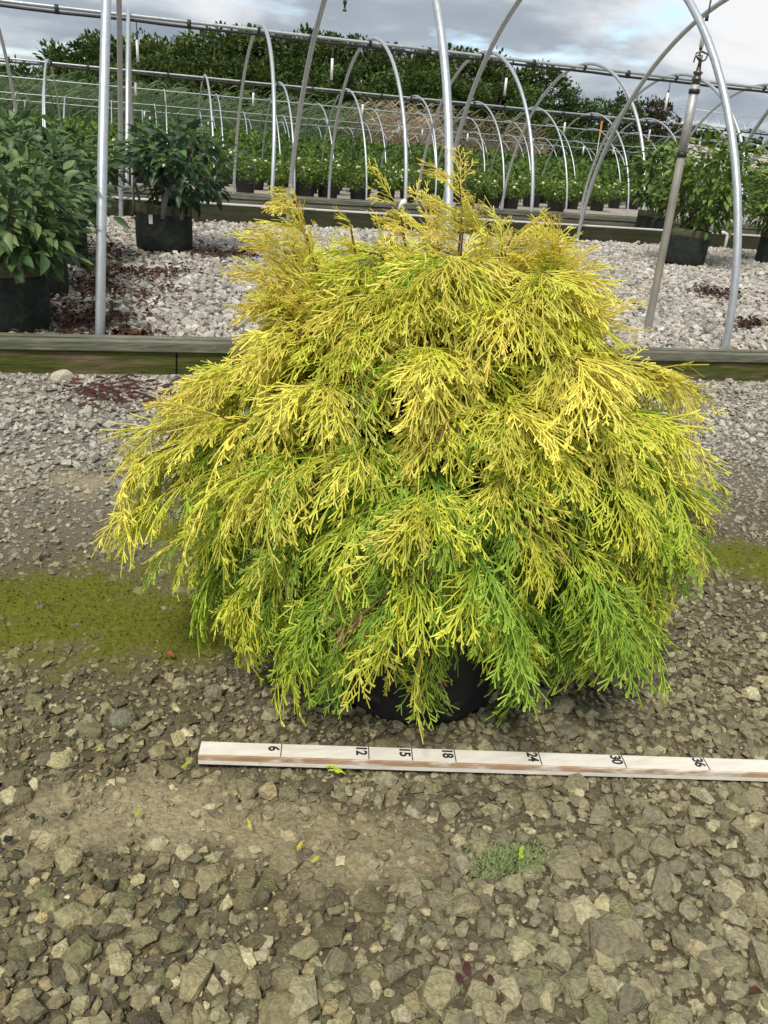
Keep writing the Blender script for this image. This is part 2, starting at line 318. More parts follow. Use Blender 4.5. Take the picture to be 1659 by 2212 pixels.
for i in big:                                                             # the largest as stones of their own
    V, T = HX[rng.integers(16)]; Rm = rotm(rng.uniform(0, 6.28, 1), rng.normal(0, .2, 1), rng.normal(0, .2, 1))[0]
    me = to_mesh('stone', V@Rm.T*size[i], T, np.tile(col[i], (len(V), 1))); link('stone', me, M['stone'], drive, (x[i], y[i], z[i]))
near = rest[y[rest] < 1.15]; farr = rest[y[rest] >= 1.15]
scatter(bits, HB, x[near], y[near], z[near], size[near], col[near], .26); scatter(bits, HS, x[farr], y[farr], z[farr], size[farr], col[farr], .36)
# chips between them
x, y = jitter_grid(-.9, 2.2, .42, 1.5, .0105); k = in_view(x, y, x*0, 40, 20) & (rng.random(len(x)) > .42); x, y = x[k], y[k]; si = m_silt(x, y)
k = rng.random(len(x)) > .35*si; x, y, si = x[k], y[k], si[k]
size = np.exp(rng.normal(math.log(.0036), .35, len(x))); z = g_drive(x, y)+size*rng.uniform(-.1, .9, len(x))-.003*si
scatter(bits, HS, x, y, z, size, drive_cols(x, y, len(x))*rng.uniform(.9, 1.25, (len(x), 1)), .5)
dg = link('loose_gravel', bits.mesh('loose_gravel'), M['stone'], drive); dg['kind'] = 'stuff'
# pale stone of the bed
bb = Acc(); x, y = jitter_grid(-2.4, 9.5, Y_EDGE+.12, Y_WHITE-.03, .0305); k = in_view(x, y, x*0+.2, 110, 30); x, y = x[k], y[k]
k = rng.random(len(x)) > .10; x, y = x[k], y[k]; n = len(x)
size = np.clip(np.exp(rng.normal(math.log(.0200), .28, n)), .009, .036); z = g_bed(x, y)-.012+size*rng.uniform(.05, .55, n)
base = np.array([(.52, .48, .41), (.60, .57, .51), (.42, .385, .32), (.34, .32, .28), (.62, .60, .56), (.50, .43, .33)])
col = base[rng.choice(6, n, p=[.28, .2, .2, .12, .1, .1])]*rng.uniform(.75, 1.18, (n, 1)); scatter(bb, HS, x, y, z, size, col, .5)
bg_o = link('loose_gravel', bb.mesh('loose_gravel'), M['stone'], bed); bg_o['kind'] = 'stuff'

# single rocks
def rock(px, py, s, colr, label, dz=0, flat=(1, .8, .62), sd=1, zref=None, smooth=False):
    p = at_z(px, py, zref if zref is not None else 0.); bm = bmesh.new(); bmesh.ops.create_icosphere(bm, subdivisions=3, radius=1); rg = np.random.default_rng(sd)
    V = np.array([v.co for v in bm.verts]); T = np.array([[v.index for v in f.verts] for f in bm.faces]); bm.free()
    for _ in range(9 if not smooth else 5):
        nn = rg.normal(size=3); nn /= np.linalg.norm(nn); h = rg.uniform(.62, .85) if not smooth else rg.uniform(.8, .92); dd = V@nn; V = V-np.clip(dd-h, 0, 9)[:, None]*nn
    V = V*np.array(flat)*s; o = link('rock', to_mesh('rock', V, T, np.tile(colr, (len(V), 1)), smooth), M['stone'], None, (p[0], p[1], p[2]+dz))
    o.rotation_euler.z = rg.uniform(-.4, .4); return tag(o, label, 'rock')
rock(133, 832, .052, (.52, .47, .36), 'large pale wedge-shaped rock lying against the foot of the timber edging', .028, (1, .6, .75), 4, .055)
rock(265, 1562, .026, (.19, .185, .12), 'rounded mossy cobble set in the gravel beyond the stick end', .008, (1, .85, .72), 8, 0., True)

# ------------------------------------------------------------------ timber edgings
def edging(name, label, y0, courses, x0, x1, joints, slope=None, org=0.):
    t = thing(name, label, 'edging', (0, y0, 0))
    for ci, (za, zb, front, depth, m) in enumerate(courses):
        xs = [x0]+[j for j in joints[ci % len(joints)] if x0 < j < x1]+[x1]
        for a, b in zip(xs[:-1], xs[1:]):
            o = link('plank', box_mesh('plank', a+.002, b-.003, front, front+depth, za, zb, .004), M[m], t)
            if slope: o.rotation_euler.y = -slope; o.location.z = org + random.uniform(-.002, .002)
    return t
edging('timber_edging', 'near mossy timber edging with grey cap board along the pale gravel bed', Y_EDGE,
       [(-.02, .096, 0, .038, 'wood_moss'), (.098, .142, -.014, .038, 'wood_grey'), (.100, .150, .027, .038, 'wood_grey')], -6, 12,
       [[-3.5, .135, 3.78, 7.4], [-2.2, 1.42, 5.08, 8.7], [-3.6, .125, 3.0, 6.6]], -.0105, .0722)
edging('timber_edging', 'dark mossy board with bleached white top edge behind the pale gravel bed', Y_WHITE,
       [(.20, .437, 0, .036, 'wood_dark'), (.438, .455, -.004, .044, 'wood_pale')], -9, 19, [[-4.2, -.5, 4.28, 8.0, 11.6], [-4.4, 1.6, 5.25, 8.9, 12.5]], -.0022, .004)
edging('timber_edging', 'grey double plank edging across the brown litter aisle from the white-topped board', Y_A,
       [(.30, .418, 0, .036, 'wood_grey'), (.420, .470, -.01, .055, 'wood_grey')], -12, 24, [[-6, -2.3, 1.3, 5, 8.6, 12, 16, 20], [-5, -1.3, 2.9, 6.6, 10, 14, 18]])
edging('timber_edging', 'low far plank edging in front of the potted hydrangea rows', Y_B,
       [(-.1, .135, 0, .036, 'wood_grey')], -14, 34, [[-9, -5.5, -1.8, 1.9, 5.5, 9.2, 12.8, 16.5, 20, 24, 28]])

# ------------------------------------------------------------------ hoop frames
W_, H_, N_ = 4.33, 2.0586, 1.9577
def hoop_pts(x, yn, bn, bf, H, dn=0, da=0, df=0, w_=W_, n=49):
    t = np.linspace(0, math.pi, n); c = np.cos(t); s = np.abs(np.sin(t)); Y = yn+w_/2*(1-np.sign(c)*np.abs(c)**(2/N_)); k = s
    X = x+np.where(t < math.pi/2, dn*(1-k)+da*k, df*(1-k)+da*k); Z = bn+(bf-bn)*(Y-yn)/w_+H*s**(2/N_)
    P = np.stack([X, Y, Z], -1); a = P[0].copy(); a[2] -= .25; b = P[-1].copy(); b[2] -= .25
    return np.concatenate([a[None], P, b[None]])
def frame(label, x, yn, bn, bf, s, H, idx, r=.021, devs=None, x_ext=(-3, 3), hose=True, n=10, name='hoop_frame'):
    t = thing(name, label, 'hoop frame', (x, yn, bn)); org = (x, yn, bn)
    for i in idx:
        d = devs.get(i, (0, 0, 0)) if devs else (random.gauss(0, .03), random.gauss(0, .03), random.gauss(0, .03))
        tube_obj('hoop', hoop_pts(x+i*s, yn, bn, bf, H, *d), r, M['galv'], t, n, org)
    xa = x+min(idx)*s+x_ext[0]; xb = x+max(idx)*s+x_ext[1]; zr = (bn+bf)/2+H-2.05*r; yr = yn+W_/2
    xs = np.linspace(xa, xb, 60); sag = .006*np.sin(xs*2.1)
    tube_obj('ridge_pipe', np.stack([xs, np.full(60, yr), zr+sag*.3], -1), r*.98, M['ridge'], t, n, org)
    if hose:
        tube_obj('water_hose', np.stack([xs, np.full(60, yr+.004), zr-.042-.012*np.abs(np.sin((xs-x)/s*math.pi))], -1), .0165, M['black'], t, 8, org)
        clip = None
        for i in np.arange(min(idx)-1, max(idx)+2, .5):
            if abs(i-round(i)) < .01: continue
            xc = x+i*s+random.uniform(-.06, .06)
            if clip is None:
                V, T = tube(np.array([[-.022, 0, 0], [.022, 0, 0]]), .036, 10); V[:, 2] *= 1.45; clip = to_mesh('clip', V, T, smooth=True)
            link('clip', clip, M['black'], t, (xc-x, W_/2+.002, zr-.022-bn))
        for i in idx:
            link('clamp', clip, M['black'], t, (i*s+(devs.get(i, (0, 0, 0))[1] if devs else 0), W_/2, zr+.008-bn)).scale = (.7, .8, .75)
    return t
D1 = {0: (-.0517, .0933, -.0101), 1: (-.0485, .0528, -.0378), 2: (.0528, .0016, -.0394), 3: (0, .0504, -.0484), 4: (0, -.0205, .0054)}
D2 = {0: (-.0599, .0531, 0), 1: (-.0716, .0778, 0), 2: (-.049, -.0104, .0063), 3: (.0144, .0304, -.0154), 4: (0, .0415, 0), 5: (0, -.0065, 0), 6: (0, -.0107, 0)}
frame('tall galvanised hoop frame standing in the pale gravel bed behind the golden shrub', -.1201, 3.634, .1711, .3284, 1.4946, H_, range(-1, 7), .0200, D1, n=14)
frame('galvanised hoop frame with black clipped hose, standing beyond the brown litter aisle', -.0366, 9.4217, .2083, .2184, 1.4946, H_, range(-2, 10), .021, D2)
frame('thinner-looking hoop frame standing over the potted hydrangea rows', -1.3689, 15.9, -.0387, -.0387, 1.3781, 2.1026, range(-2, 15), .018)
z4 = at_y(561, 214, 24.4)[2]; z5 = at_y(561, 246, 30.8)[2]; z6 = at_y(561, 260, 37)[2]
frame('hoop frame standing over the green rows just beyond the hydrangeas', -2.0, 24.4-W_/2, z4-2.08, z4-2.08, 1.38, 2.1, range(-2, 18), .017, hose=False, n=6)
frame('distant hoop frame over the green rows, second from the reeds', -2.0, 30.8-W_/2, z5-2.08, z5-2.08, 1.38, 2.1, range(-2, 22), .017, hose=False, n=6)
frame('farthest low hoop frame, standing at the edge of the reeds', -2.4, 37-W_/2, z6-2.08, z6-2.08, 1.38, 2.1, range(-2, 25), .018, hose=False, n=6)

# hanging sprinklers: hose, white weight, nozzle
def hanger(px, y0, y1, Y, label, group=None, hose_len=None, nozzle=True, r=.017):
    a = at_y(px, y0, Y); b = at_y(px, y1, Y); x = (a[0]+b[0])/2; zt, zb = a[2], b[2]; t = thing('hanging_sprinkler', label, 'sprinkler', (x, Y, zb), group)
    tube_obj('weight', [(0, 0, 0), (0, 0, zt-zb)], r, M['white'], t, 10)
    if hose_len: tube_obj('hose', [(0, 0, zt-zb), (0, 0, zt-zb+.03), (.004, 0, zt-zb+.04), (0, 0, zt-zb+hose_len)], [.013, .012, .006, .006], M['black'], t, 8)
    if nozzle:
        V, T = lathe([(.004, 0), (.012, -.004), (.012, -.016), (.007, -.02), (.006, -.045), (.013, -.05), (.013, -.056), (.001, -.058)], 10); link('nozzle', to_mesh('nozzle', V, T, smooth=True), M['black'], t)
    return t
YR1, YR2, YR3 = 3.634+W_/2, 9.4217+W_/2, 15.9+W_/2
zr2 = .21+H_-.08
for px, a, b, s in ((297, 86, 134, 'between the close-set posts'), (717, 126, 173, 'straight above the golden shrub'), (1092, 168, 206, 'beside the bare reeds'), (1440, 200, 240, 'where the dark trees end')):
    p = at_y(px, a, YR2); hanger(px, a, b, YR2, 'white weighted sprinkler hanging from the hosed ridge pipe '+s, None, max(.05, zr2-p[2]))
p = at_y(1520, 50, YR1); hanger(1520, 46, 102, YR1+.02, 'large white weighted sprinkler hanging by black hose behind the right-hand post', None, .5, r=.016)
hanger(747, -70, 2, YR1, 'sprinkler nozzle dangling into view above the golden shrub', None, .3)
g3 = 'white sprinkler weights hanging under the far ridge pipes'
for px, a, b in ((22, 158, 185), (293, 178, 207), (547, 200, 229), (783, 225, 252), (1219, 264, 290), (1402, 280, 306), (1512, 296, 322), (1635, 312, 336)):
    p = at_y(px, a, YR3); hanger(px, a, b, YR3, 'small white sprinkler weight hanging under a far ridge pipe', g3, max(.05, 2.03-p[2]), False, .02)
for px, a, b in ((312, 240, 256), (324, 252, 260), (450, 262, 272), (861, 274, 290), (912, 279, 297), (1010, 288, 307), (1150, 299, 315), (1260, 315, 335), (1325, 318, 334)):
    YY = 30.8 if b < 300 else 24.4; p = at_y(px, a, YY); hanger(px, a, b, YY, 'small white sprinkler weight hanging under a far ridge pipe', g3, max(.05, (z5 if YY > 25 else z4)-p[2]), False, .024)

# sprinkler riser in the bed
b0 = at_z(1400, 705, .19); t0 = at_y(1511, 140, b0[1]+.05); rise = thing('sprinkler_riser', 'leaning grey-brown pipe riser with impact sprinkler head in the gravel bed', 'sprinkler', b0)
dv = t0-b0; j = dv*.62; P = np.array([[0, 0, -.15], [0, 0, 0]]); P[0] = -dv*.08
tube_obj('lower_pipe', [P[0], np.zeros(3), dv*.5, dv*.68], .0215, M['grey_pvc'], rise, 12); tube_obj('upper_pipe', [dv*.68, dv*.93], .0235, M['galv_old'], rise, 12)
tube_obj('collar', [dv*.672, dv*.688], .027, M['black'], rise, 12); tube_obj('collar', [dv*.90, dv*.915], .028, M['black'], rise, 12)
V, T = lathe([(.001, 0), (.020, 0), (.020, .02), (.024, .022), (.024, .03), (.018, .034), (.018, .05), (.024, .052), (.024, .06), (.012, .065), (.012, .08), (.001, .082)], 14); link('fitting', to_mesh('fitting', V, T, smooth=True), M['brass'], rise, dv*.93)
hd = Acc(); q = dv*.93+np.array([0, 0, .08]); hd.add(*tube([q, q+[.0, 0, .09]], [.016, .012], 8)); hd.add(*tube([q+[0, 0, .05], q+[-.05, -.01, .075]], [.014, .008], 8))
hd.add(*tube([q+[0, 0, .04], q+[.045, 0, .06], q+[.06, 0, .10]], [.009, .008, .006], 6)); hd.add(*tube([q+[.06, 0, .10], q+[0, 0, .115], q+[-.05, 0, .10]], [.006, .009, .006], 6)); hd.add(*tube([q+[-.05, 0, .10], q+[-.06, 0, .03]], .006, 6))
hd.V = [q+(v_-q)*.62 for v_ in hd.V]; link('sprinkler_head', hd.mesh('sprinkler_head', True), M['brass'], rise)

# white u-bent pipe beside the right pots, orange flag
b = at_z(1557, 545, .25); t = thing('vent_pipe', 'short white bent plastic pipe against the mossy board', 'pipe', (b[0], Y_WHITE-.10, .29))
tube_obj('pipe', [(0, 0, -.05), (0, 0, .12), (-.01, 0, .15), (-.05, 0, .165), (-.12, 0, .165)], .016, M['white'], t, 10)
a = at_y(1303, 262, 27); b = at_y(1295, 295, 27); t = thing('marker_stake', 'small orange marker stake among the green rows', 'stake', (b[0], 27, .05))
tube_obj('stake', [(0, 0, -.1), (0, 0, b[2]-.05)], .015, M['galv_old'], t, 6); link('flag', box_mesh('flag', -.03, .03, -.01, .01, b[2]-.05, a[2]-.05, .003), M['orange'], t)

# ------------------------------------------------------------------ measuring stick
st = thing('measuring_stick', 'white painted wooden measuring stick with black inch numbers lying on gravel', 'measuring stick', (so_x, so_y, .012)); st.rotation_euler = (0, .004, SA)
WD, TH, LN = .038, .019, 1.32
link('stick_body', box_mesh('stick_body', .012, LN, -WD, .0, 0, TH, .0012), M['stick_top'], st)
link('worn_edge', box_mesh('worn_edge', .013, LN-.001, -WD-.0006, -WD+.0036, TH*.50, TH+.0005, .0006), M['stick_edge'], st)
link('stick_end', box_mesh('stick_end', .0085, .0135, -WD-.0007, .0007, -.0004, TH+.0006, .002), M['stick_end'], st)
for inch in (6, 12, 15, 18, 24, 30, 36, 42, 48):
    x = inch*.0254; link('tick_mark', box_mesh('tick_mark', x-.0008, x+.0008, -WD+.0045, -.0006, TH-.001, TH+.0006, 0), M['ink'], st)
    cu = bpy.data.curves.new('numeral', 'FONT'); cu.body = str(inch); cu.size = .0265; cu.offset = .0007; cu.extrude = .0003; cu.align_x = 'CENTER'; cu.align_y = 'CENTER'; cu.space_character = .92
    tmp = bpy.data.objects.new('tmp', cu); COL.objects.link(tmp); dg_ = bpy.context.evaluated_depsgraph_get(); dg_.update()
    me = bpy.data.meshes.new_from_object(tmp.evaluated_get(dg_)); bpy.data.objects.remove(tmp); me.name = 'numeral'
    vs = np.array([v.co for v in me.vertices]); cx_ = (vs[:, :2].min(0)+vs[:, :2].max(0))/2; hh = vs[:, 1].max()-vs[:, 1].min()
    for v in me.vertices: v.co = Vector(((v.co.x-cx_[0])*.95, v.co.y-cx_[1], v.co.z))
    o = link('numeral', me, M['ink'], st, (x-.0025-hh/2, -WD*.5+.0048, TH+.0003)); o.rotation_euler.z = -math.pi/2

# ------------------------------------------------------------------ the golden thread-leaf shrub in its pot
PC = np.array([.512, 1.360]); POT_H = .34
cyp = thing('potted_golden_cypress', 'wide golden thread-leaf cypress with weeping yellow-green foliage in black nursery pot', 'potted shrub', (PC[0], PC[1], 0))
prof = [(.001, .012), (.158, .012), (.168, .004), (.175, .0), (.178, .012), (.175, .03), (.178, .08), (.182, .18), (.192, .28), (.194, .30), (.206, .302), (.208, .335), (.203, .34), (.196, .335), (.190, .28), (.001, .27)]
V, T = lathe(prof, 56)
an = np.arctan2(V[:, 1], V[:, 0]); rr = np.hypot(V[:, 0], V[:, 1]); k = np.exp(-((V[:, 2]-.05)/.04)**2)*(np.cos(an*6) > .75)*(rr > .155)*.006; V[:, 0] -= k*np.cos(an); V[:, 1] -= k*np.sin(an)
pot = link('pot', to_mesh('pot', V, T, smooth=True), M['pot'], cyp)
for a_ in (-2.32, -1.38, -.4, 1.2, 2.6):
    hv, ht = lathe([(.0005, .0015), (.013, .0015), (.0165, .0), (.0185, -.001)], 18); hv[:, 1] *= .72
    o = link('drain_hole', to_mesh('drain_hole', hv, ht, smooth=True), M['black'], pot, (.1765*math.cos(a_), .1765*math.sin(a_), .034)); o.rotation_euler = (math.pi/2, 0, a_+math.pi/2)
V, T = lathe([(.001, .30), (.10, .302), (.194, .297)], 30); link('soil', to_mesh('soil', V, T, smooth=True), M['soil'], cyp)
tube_obj('trunk', [(0, 0, .25), (.008, 0, .36), (.0, .01, .46), (.012, .014, .56), (.005, .01, .70)], [.026, .022, .018, .013, .008], M['bark'], cyp, 9)
def thread_tree(seed, L_=.15, droop=.35):
    """one weeping spray: an axis with alternate side threads that fork again; local x forward, z up"""
    rg = np.random.default_rng(seed); V = []; T = []; C = []; cnt = [0]
    def strand(P, r0, r1, t0, t1):
        n = len(P); P = np.asarray(P); tg = np.gradient(P, axis=0); tg /= np.linalg.norm(tg, axis=1)[:, None]+1e-9
        u = np.cross(tg, [0.05, .1, 1.]); u /= np.linalg.norm(u, axis=1)[:, None]+1e-9; v = np.cross(tg, u); r = np.linspace(r0, r1, n)[:, None]
        ring = np.stack([P+r*(math.cos(a)*u+math.sin(a)*v) for a in (0, 2.094, 4.189)], 1).reshape(-1, 3); b = cnt[0]
        for i in range(n-1):
            for j_ in range(3):
                a0 = b+i*3+j_; a1 = b+i*3+(j_+1) % 3; T.append((a0, a1, a1+3)); T.append((a0, a1+3, a0+3))
        V.append(ring); C.append(np.repeat(np.linspace(t0, t1, n), 3)); cnt[0] += len(ring)
    def twig(a, b_, w_):
        """a short flattened side twig with a blunt end"""
        d = b_-a; x_ = rg.normal(size=3)*.5+np.array([0, 0, 1.]); q = np.cross(d, x_); q *= w_/(np.linalg.norm(q)+1e-12); b0 = cnt[0]
        V.append(np.array([a-q*.8, a+q*.8, b_+q, b_-q])); T.append((b0, b0+1, b0+2)); T.append((b0, b0+2, b0+3)); C.append(np.array([.6, .6, 1, 1])); cnt[0] += 4
    na = 7; t = np.linspace(0, 1, na); wig = np.cumsum(rg.normal(0, .035, na)); ax = np.stack([L_*t*(1-.22*droop*t), L_*wig*.6, -L_*droop*t**1.9], -1); strand(ax, .00165, .00115, 0, .6)
    ns = rg.integers(10, 14)
    for s in range(ns):
        tt = .08+.88*(s+rg.uniform(-.3, .3))/ns; i = min(int(tt*(na-1)), na-2); f = tt*(na-1)-i; p = ax[i]*(1-f)+ax[i+1]*f; d = ax[i+1]-ax[i]; d /= np.linalg.norm(d)
        side = 1 if s % 2 else -1; ang = rg.uniform(.22, .82)*side; lat = np.array([0, 1., 0]); d2 = d*math.cos(ang)+lat*math.sin(ang)+np.array([0, 0, rg.normal(0, .16)]); ln = L_*(.56-.34*tt)*rg.uniform(.55, 1.3)
        q = np.linspace(0, 1, 3); sg = p+d2*ln*q[:, None]+np.outer(q**2, np.array([.12, 0, -.30*droop-.1]))*ln; strand(sg, .00140, .00115, .35, 1)
        for m_ in range(rg.integers(4, 7)):
            qq = rg.uniform(.2, .92); i2 = min(int(qq*2), 1); f2 = qq*2-i2; p2 = sg[i2]*(1-f2)+sg[i2+1]*f2; a2 = rg.uniform(.4, .75)*(1 if m_ % 2 else -1); e = sg[i2+1]-sg[i2]; e /= np.linalg.norm(e)
            e2 = e*math.cos(a2)+np.cross([0, 0, 1.], e)*math.sin(a2)+np.array([0, 0, rg.normal(-.08, .15)]); l2 = max(ln*rg.uniform(.18, .46)*(1.15-.5*qq), .006); twig(p2, p2+e2*l2+np.array([0, 0, -.12*l2]), .00118)
    return np.concatenate(V), np.array(T), np.concatenate(C)
SPR = [thread_tree(40+i, .15, d) for i, d in enumerate((.15, .25, .35, .45, .55, .65, .75, .3, .5, .6))]
SPUP = [thread_tree(80+i, .15, d) for i, d in enumerate((-.05, .05, .12, .0))]
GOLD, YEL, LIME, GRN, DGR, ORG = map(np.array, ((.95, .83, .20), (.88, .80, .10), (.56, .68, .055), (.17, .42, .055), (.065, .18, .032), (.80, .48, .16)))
view_dir = np.array([-.352, -.936, 0])                                     # towards the photographer's side
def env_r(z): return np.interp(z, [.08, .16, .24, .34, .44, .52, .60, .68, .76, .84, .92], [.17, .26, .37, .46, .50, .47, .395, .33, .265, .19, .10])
def make_branch(tip, z0, lift, up=False, bright=None, r0=.0058, n_sp=13, start=.30, ss=1.):
    tip = np.asarray(tip, float); rad = np.hypot(tip[0], tip[1]); d = np.array([tip[0], tip[1], 0])/max(rad, 1e-6); sidev = np.array([-d[1], d[0], 0])
    P0 = (d*rad*.42+np.array([0, 0, z0+.04])) if up else np.array([0, 0, z0])+d*.01; P1 = d*rad*(.72 if up else .56)+np.array([0, 0, max(z0, tip[2])*(.5 if up else 1)+(z0*.5 if up else 0)+lift])+sidev*random.uniform(-.05, .05)*(.4+rad)
    t = np.linspace(0, 1, 13)[:, None]; B = (1-t)**2*P0+2*t*(1-t)*P1+t*t*tip; B += np.cumsum(rng.normal(0, .0022, B.shape), 0)*t; B[-1] = tip
    o = tube_obj('branch', B, np.linspace(r0, .0013, 13), M['bark'], cyp, 5)
    acc = Acc(); tg = np.gradient(B, axis=0); tg /= np.linalg.norm(tg, axis=1)[:, None]
    n_sp = int(n_sp*1.5)
    for k_ in range(n_sp):
        u = 1. if k_ == 0 else start+(1-start)*((k_-1+random.random())/(n_sp-1))**.8; i = min(int(u*12), 11); f = u*12-i; p = B[i]*(1-f)+B[i+1]*f; dirv = tg[min(i+1, 12)]
        az = math.atan2(dirv[1], dirv[0])+(0 if k_ == 0 else random.choice((-1, 1))*random.uniform(.15, 1.15)); el = math.asin(max(-1, min(1, dirv[2])))
        if up: el = el*random.uniform(.15, .85)+random.uniform(-.3, .3); tpl = random.choice(SPUP[:2]+SPR[:4]+SPR[7:8])
        else: el = el*.55+random.uniform(-.55, .18)-(.25 if p[2] < .35 else 0); tpl = random.choice(SPR)
        el = max(-1.25, min(1.35, el)); roll = random.gauss(0, .45); s = random.uniform(.48, 1.0)*ss*(1.15 if p[2] < .36 else 1)
        V, T, ct = tpl; Rm = (Matrix.Rotation(az, 3, 'Z')@Matrix.Rotation(-el, 3, 'Y')@Matrix.Rotation(roll, 3, 'X')); Rm = np.array(Rm)
        W = V@Rm.T*s+p; W[:, 2] = np.maximum(W[:, 2], .02)
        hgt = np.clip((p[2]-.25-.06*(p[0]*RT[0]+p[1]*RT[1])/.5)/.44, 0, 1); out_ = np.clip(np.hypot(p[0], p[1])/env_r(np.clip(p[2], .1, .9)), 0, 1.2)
        sunny = np.clip(.06+.74*hgt+.40*(out_-.72)+1.15*(u-.82)+random.gauss(0, .15), 0, 1)  # inner foliage grows greener; colour also darkens inward to paint shaded depth
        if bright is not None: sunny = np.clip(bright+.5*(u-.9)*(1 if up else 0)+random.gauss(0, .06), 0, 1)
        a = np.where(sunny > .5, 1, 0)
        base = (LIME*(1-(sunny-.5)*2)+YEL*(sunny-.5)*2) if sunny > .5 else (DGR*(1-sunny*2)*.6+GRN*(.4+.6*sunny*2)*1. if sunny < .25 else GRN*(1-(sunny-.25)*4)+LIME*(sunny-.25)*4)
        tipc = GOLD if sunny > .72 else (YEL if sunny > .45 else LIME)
        if random.random() < (.10 if p[2] > .55 else .02): tipc = ORG*.5+GOLD*.5
        if up and random.random() < .4: base = base*.6+ORG*.4
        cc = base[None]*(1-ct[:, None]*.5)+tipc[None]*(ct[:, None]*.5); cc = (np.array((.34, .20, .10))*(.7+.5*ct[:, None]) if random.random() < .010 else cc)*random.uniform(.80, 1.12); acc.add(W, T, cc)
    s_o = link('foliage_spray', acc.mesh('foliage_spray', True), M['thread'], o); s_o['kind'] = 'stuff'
    return o
# weeping body
dep = PC[0]*_fw[0]/math.cos(PITCH)+PC[1]*_fw[1]/math.cos(PITCH)
def at_plane(px, py, off=0):
    d = ray(px, py); nrm = np.array([_fw[0], _fw[1], 0])/math.cos(PITCH); return EYE+d*(dep+off)/(d@nrm)-np.array([PC[0], PC[1], 0])
nb = 122; ga = math.pi*(3-math.sqrt(5))
for i in range(nb):
    u = (i+.5)/nb; z = .13+.71*u**.98+random.gauss(0, .02); az = i*ga+random.gauss(0, .12); dirn = np.array([math.cos(az), math.sin(az)])
    r = env_r(z)*random.uniform(.74, 1.03); v = dirn*r; dv_ = v@view_dir[:2]; v = v-(.30 if dv_ > 0 else .15)*dv_*view_dir[:2]
    if (z < .32 and dv_ < -.05) or (z < .27 and dv_ > .12 and abs(dirn@np.array([RT[0], RT[1]])) < .55): continue                                     # the far underside carries little
    z0 = np.clip(.40+.42*(z-.25), .36, .66); lift = random.uniform(.05, .10) if z < .55 else random.uniform(.01, .05)
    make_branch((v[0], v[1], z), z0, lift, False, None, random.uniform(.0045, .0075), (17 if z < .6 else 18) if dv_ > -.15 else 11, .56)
# inner sprays so the heart is not hollow, their dark green painting in shade
for i in range(20):
    az = random.uniform(0, 6.283); z = random.uniform(.34, .70); r = env_r(z)*random.uniform(.3, .62)
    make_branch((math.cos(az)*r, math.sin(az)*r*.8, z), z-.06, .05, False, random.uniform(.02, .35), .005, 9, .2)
# ascending shoulders and upright leaders at the top
for px_, py_, off, n_, sc_ in ((992, 392, .03, 13, .58), (632, 420, .02, 12, .58), (858, 440, .05, 11, .5), (756, 478, .0, 9, .4), (1210, 536, -.02, 13, .6), (1235, 572, .05, 10, .58), (945, 520, .0, 11, .62), (1040, 500, .08, 13, .66), (1085, 530, .02, 12, .66), (632, 530, .03, 12, .66),
                          (614, 600, -.04, 13, .7), (1140, 560, .0, 12, .7), (990, 590, -.08, 12, .7), (1248, 700, -.05, 10, .7), (870, 600, .1, 10, .7), (593, 660, .0, 11, .7), (664, 580, .06, 11, .6), (643, 650, -.08, 12, .7), (1164, 640, -.02, 12, .7), (1080, 640, -.06, 12, .7), (700, 560, .12, 8, .5), (930, 640, .12, 10, .7), (760, 640, .14, 10, .7), (622, 720, .05, 10, .7), (1000, 500, -.02, 12, .6), (660, 520, -.03, 10, .55), (1110, 500, .05, 11, .6), (612, 540, .06, 11, .6), (1158, 590, .06, 11, .62), (890, 540, -.04, 11, .6), (1190, 640, .05, 11, .65), (700, 640, -.05, 12, .62), (1228, 660, -.02, 11, .65), (830, 560, .02, 9, .5)):
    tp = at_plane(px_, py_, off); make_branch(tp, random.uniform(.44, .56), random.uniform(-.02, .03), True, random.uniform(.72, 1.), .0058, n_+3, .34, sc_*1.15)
# long side and skirt branches seen in outline
for px_, py_, off, z0, lf in ((303, 940, .0, .50, .10), (298, 1000, -.05, .48, .10), (323, 1090, -.08, .45, .10), (388, 870, .03, .52, .08), (448, 810, .05, .54, .07), (468, 1220, -.1, .42, .10), (418, 1150, -.1, .42, .1), (520, 1270, -.16, .40, .10), (328, 1040, .0, .46, .1),
                              (1452, 820, .0, .52, .09), (1402, 790, .06, .54, .08), (1462, 1000, .0, .5, .09), (1462, 1080, -.05, .46, .1), (1452, 1150, -.08, .44, .1), (1362, 1230, -.12, .42, .1), (1300, 1290, -.15, .40, .1), (1412, 920, .0, .5, .09), (1392, 1180, -.02, .44, .1), (1487, 1060, -.1, .46, .1), (1472, 1170, .0, .44, .1), (1432, 1230, -.1, .42, .1), (1362, 1290, -.05, .42, .1), (1330, 1330, -.12, .40, .1), (1240, 1350, -.14, .40, .09), (1350, 1260, -.02, .42, .1),
                              (660, 1400, -.22, .40, .08), (730, 1420, -.24, .38, .07), (925, 1430, -.25, .38, .07), (1120, 1350, -.16, .40, .08), (1180, 1300, -.10, .42, .09), (1250, 1320, -.05, .42, .09), (630, 1320, -.20, .42, .09), (870, 1230, -.27, .44, .07), (800, 1260, -.26, .42, .07), (900, 1150, -.28, .46, .07), (700, 1300, -.26, .42, .08), (1170, 1310, -.16, .42, .08)):
    tp = at_plane(px_, py_, off); make_branch(tp, z0, lf, False, None, .006, 15, .38)

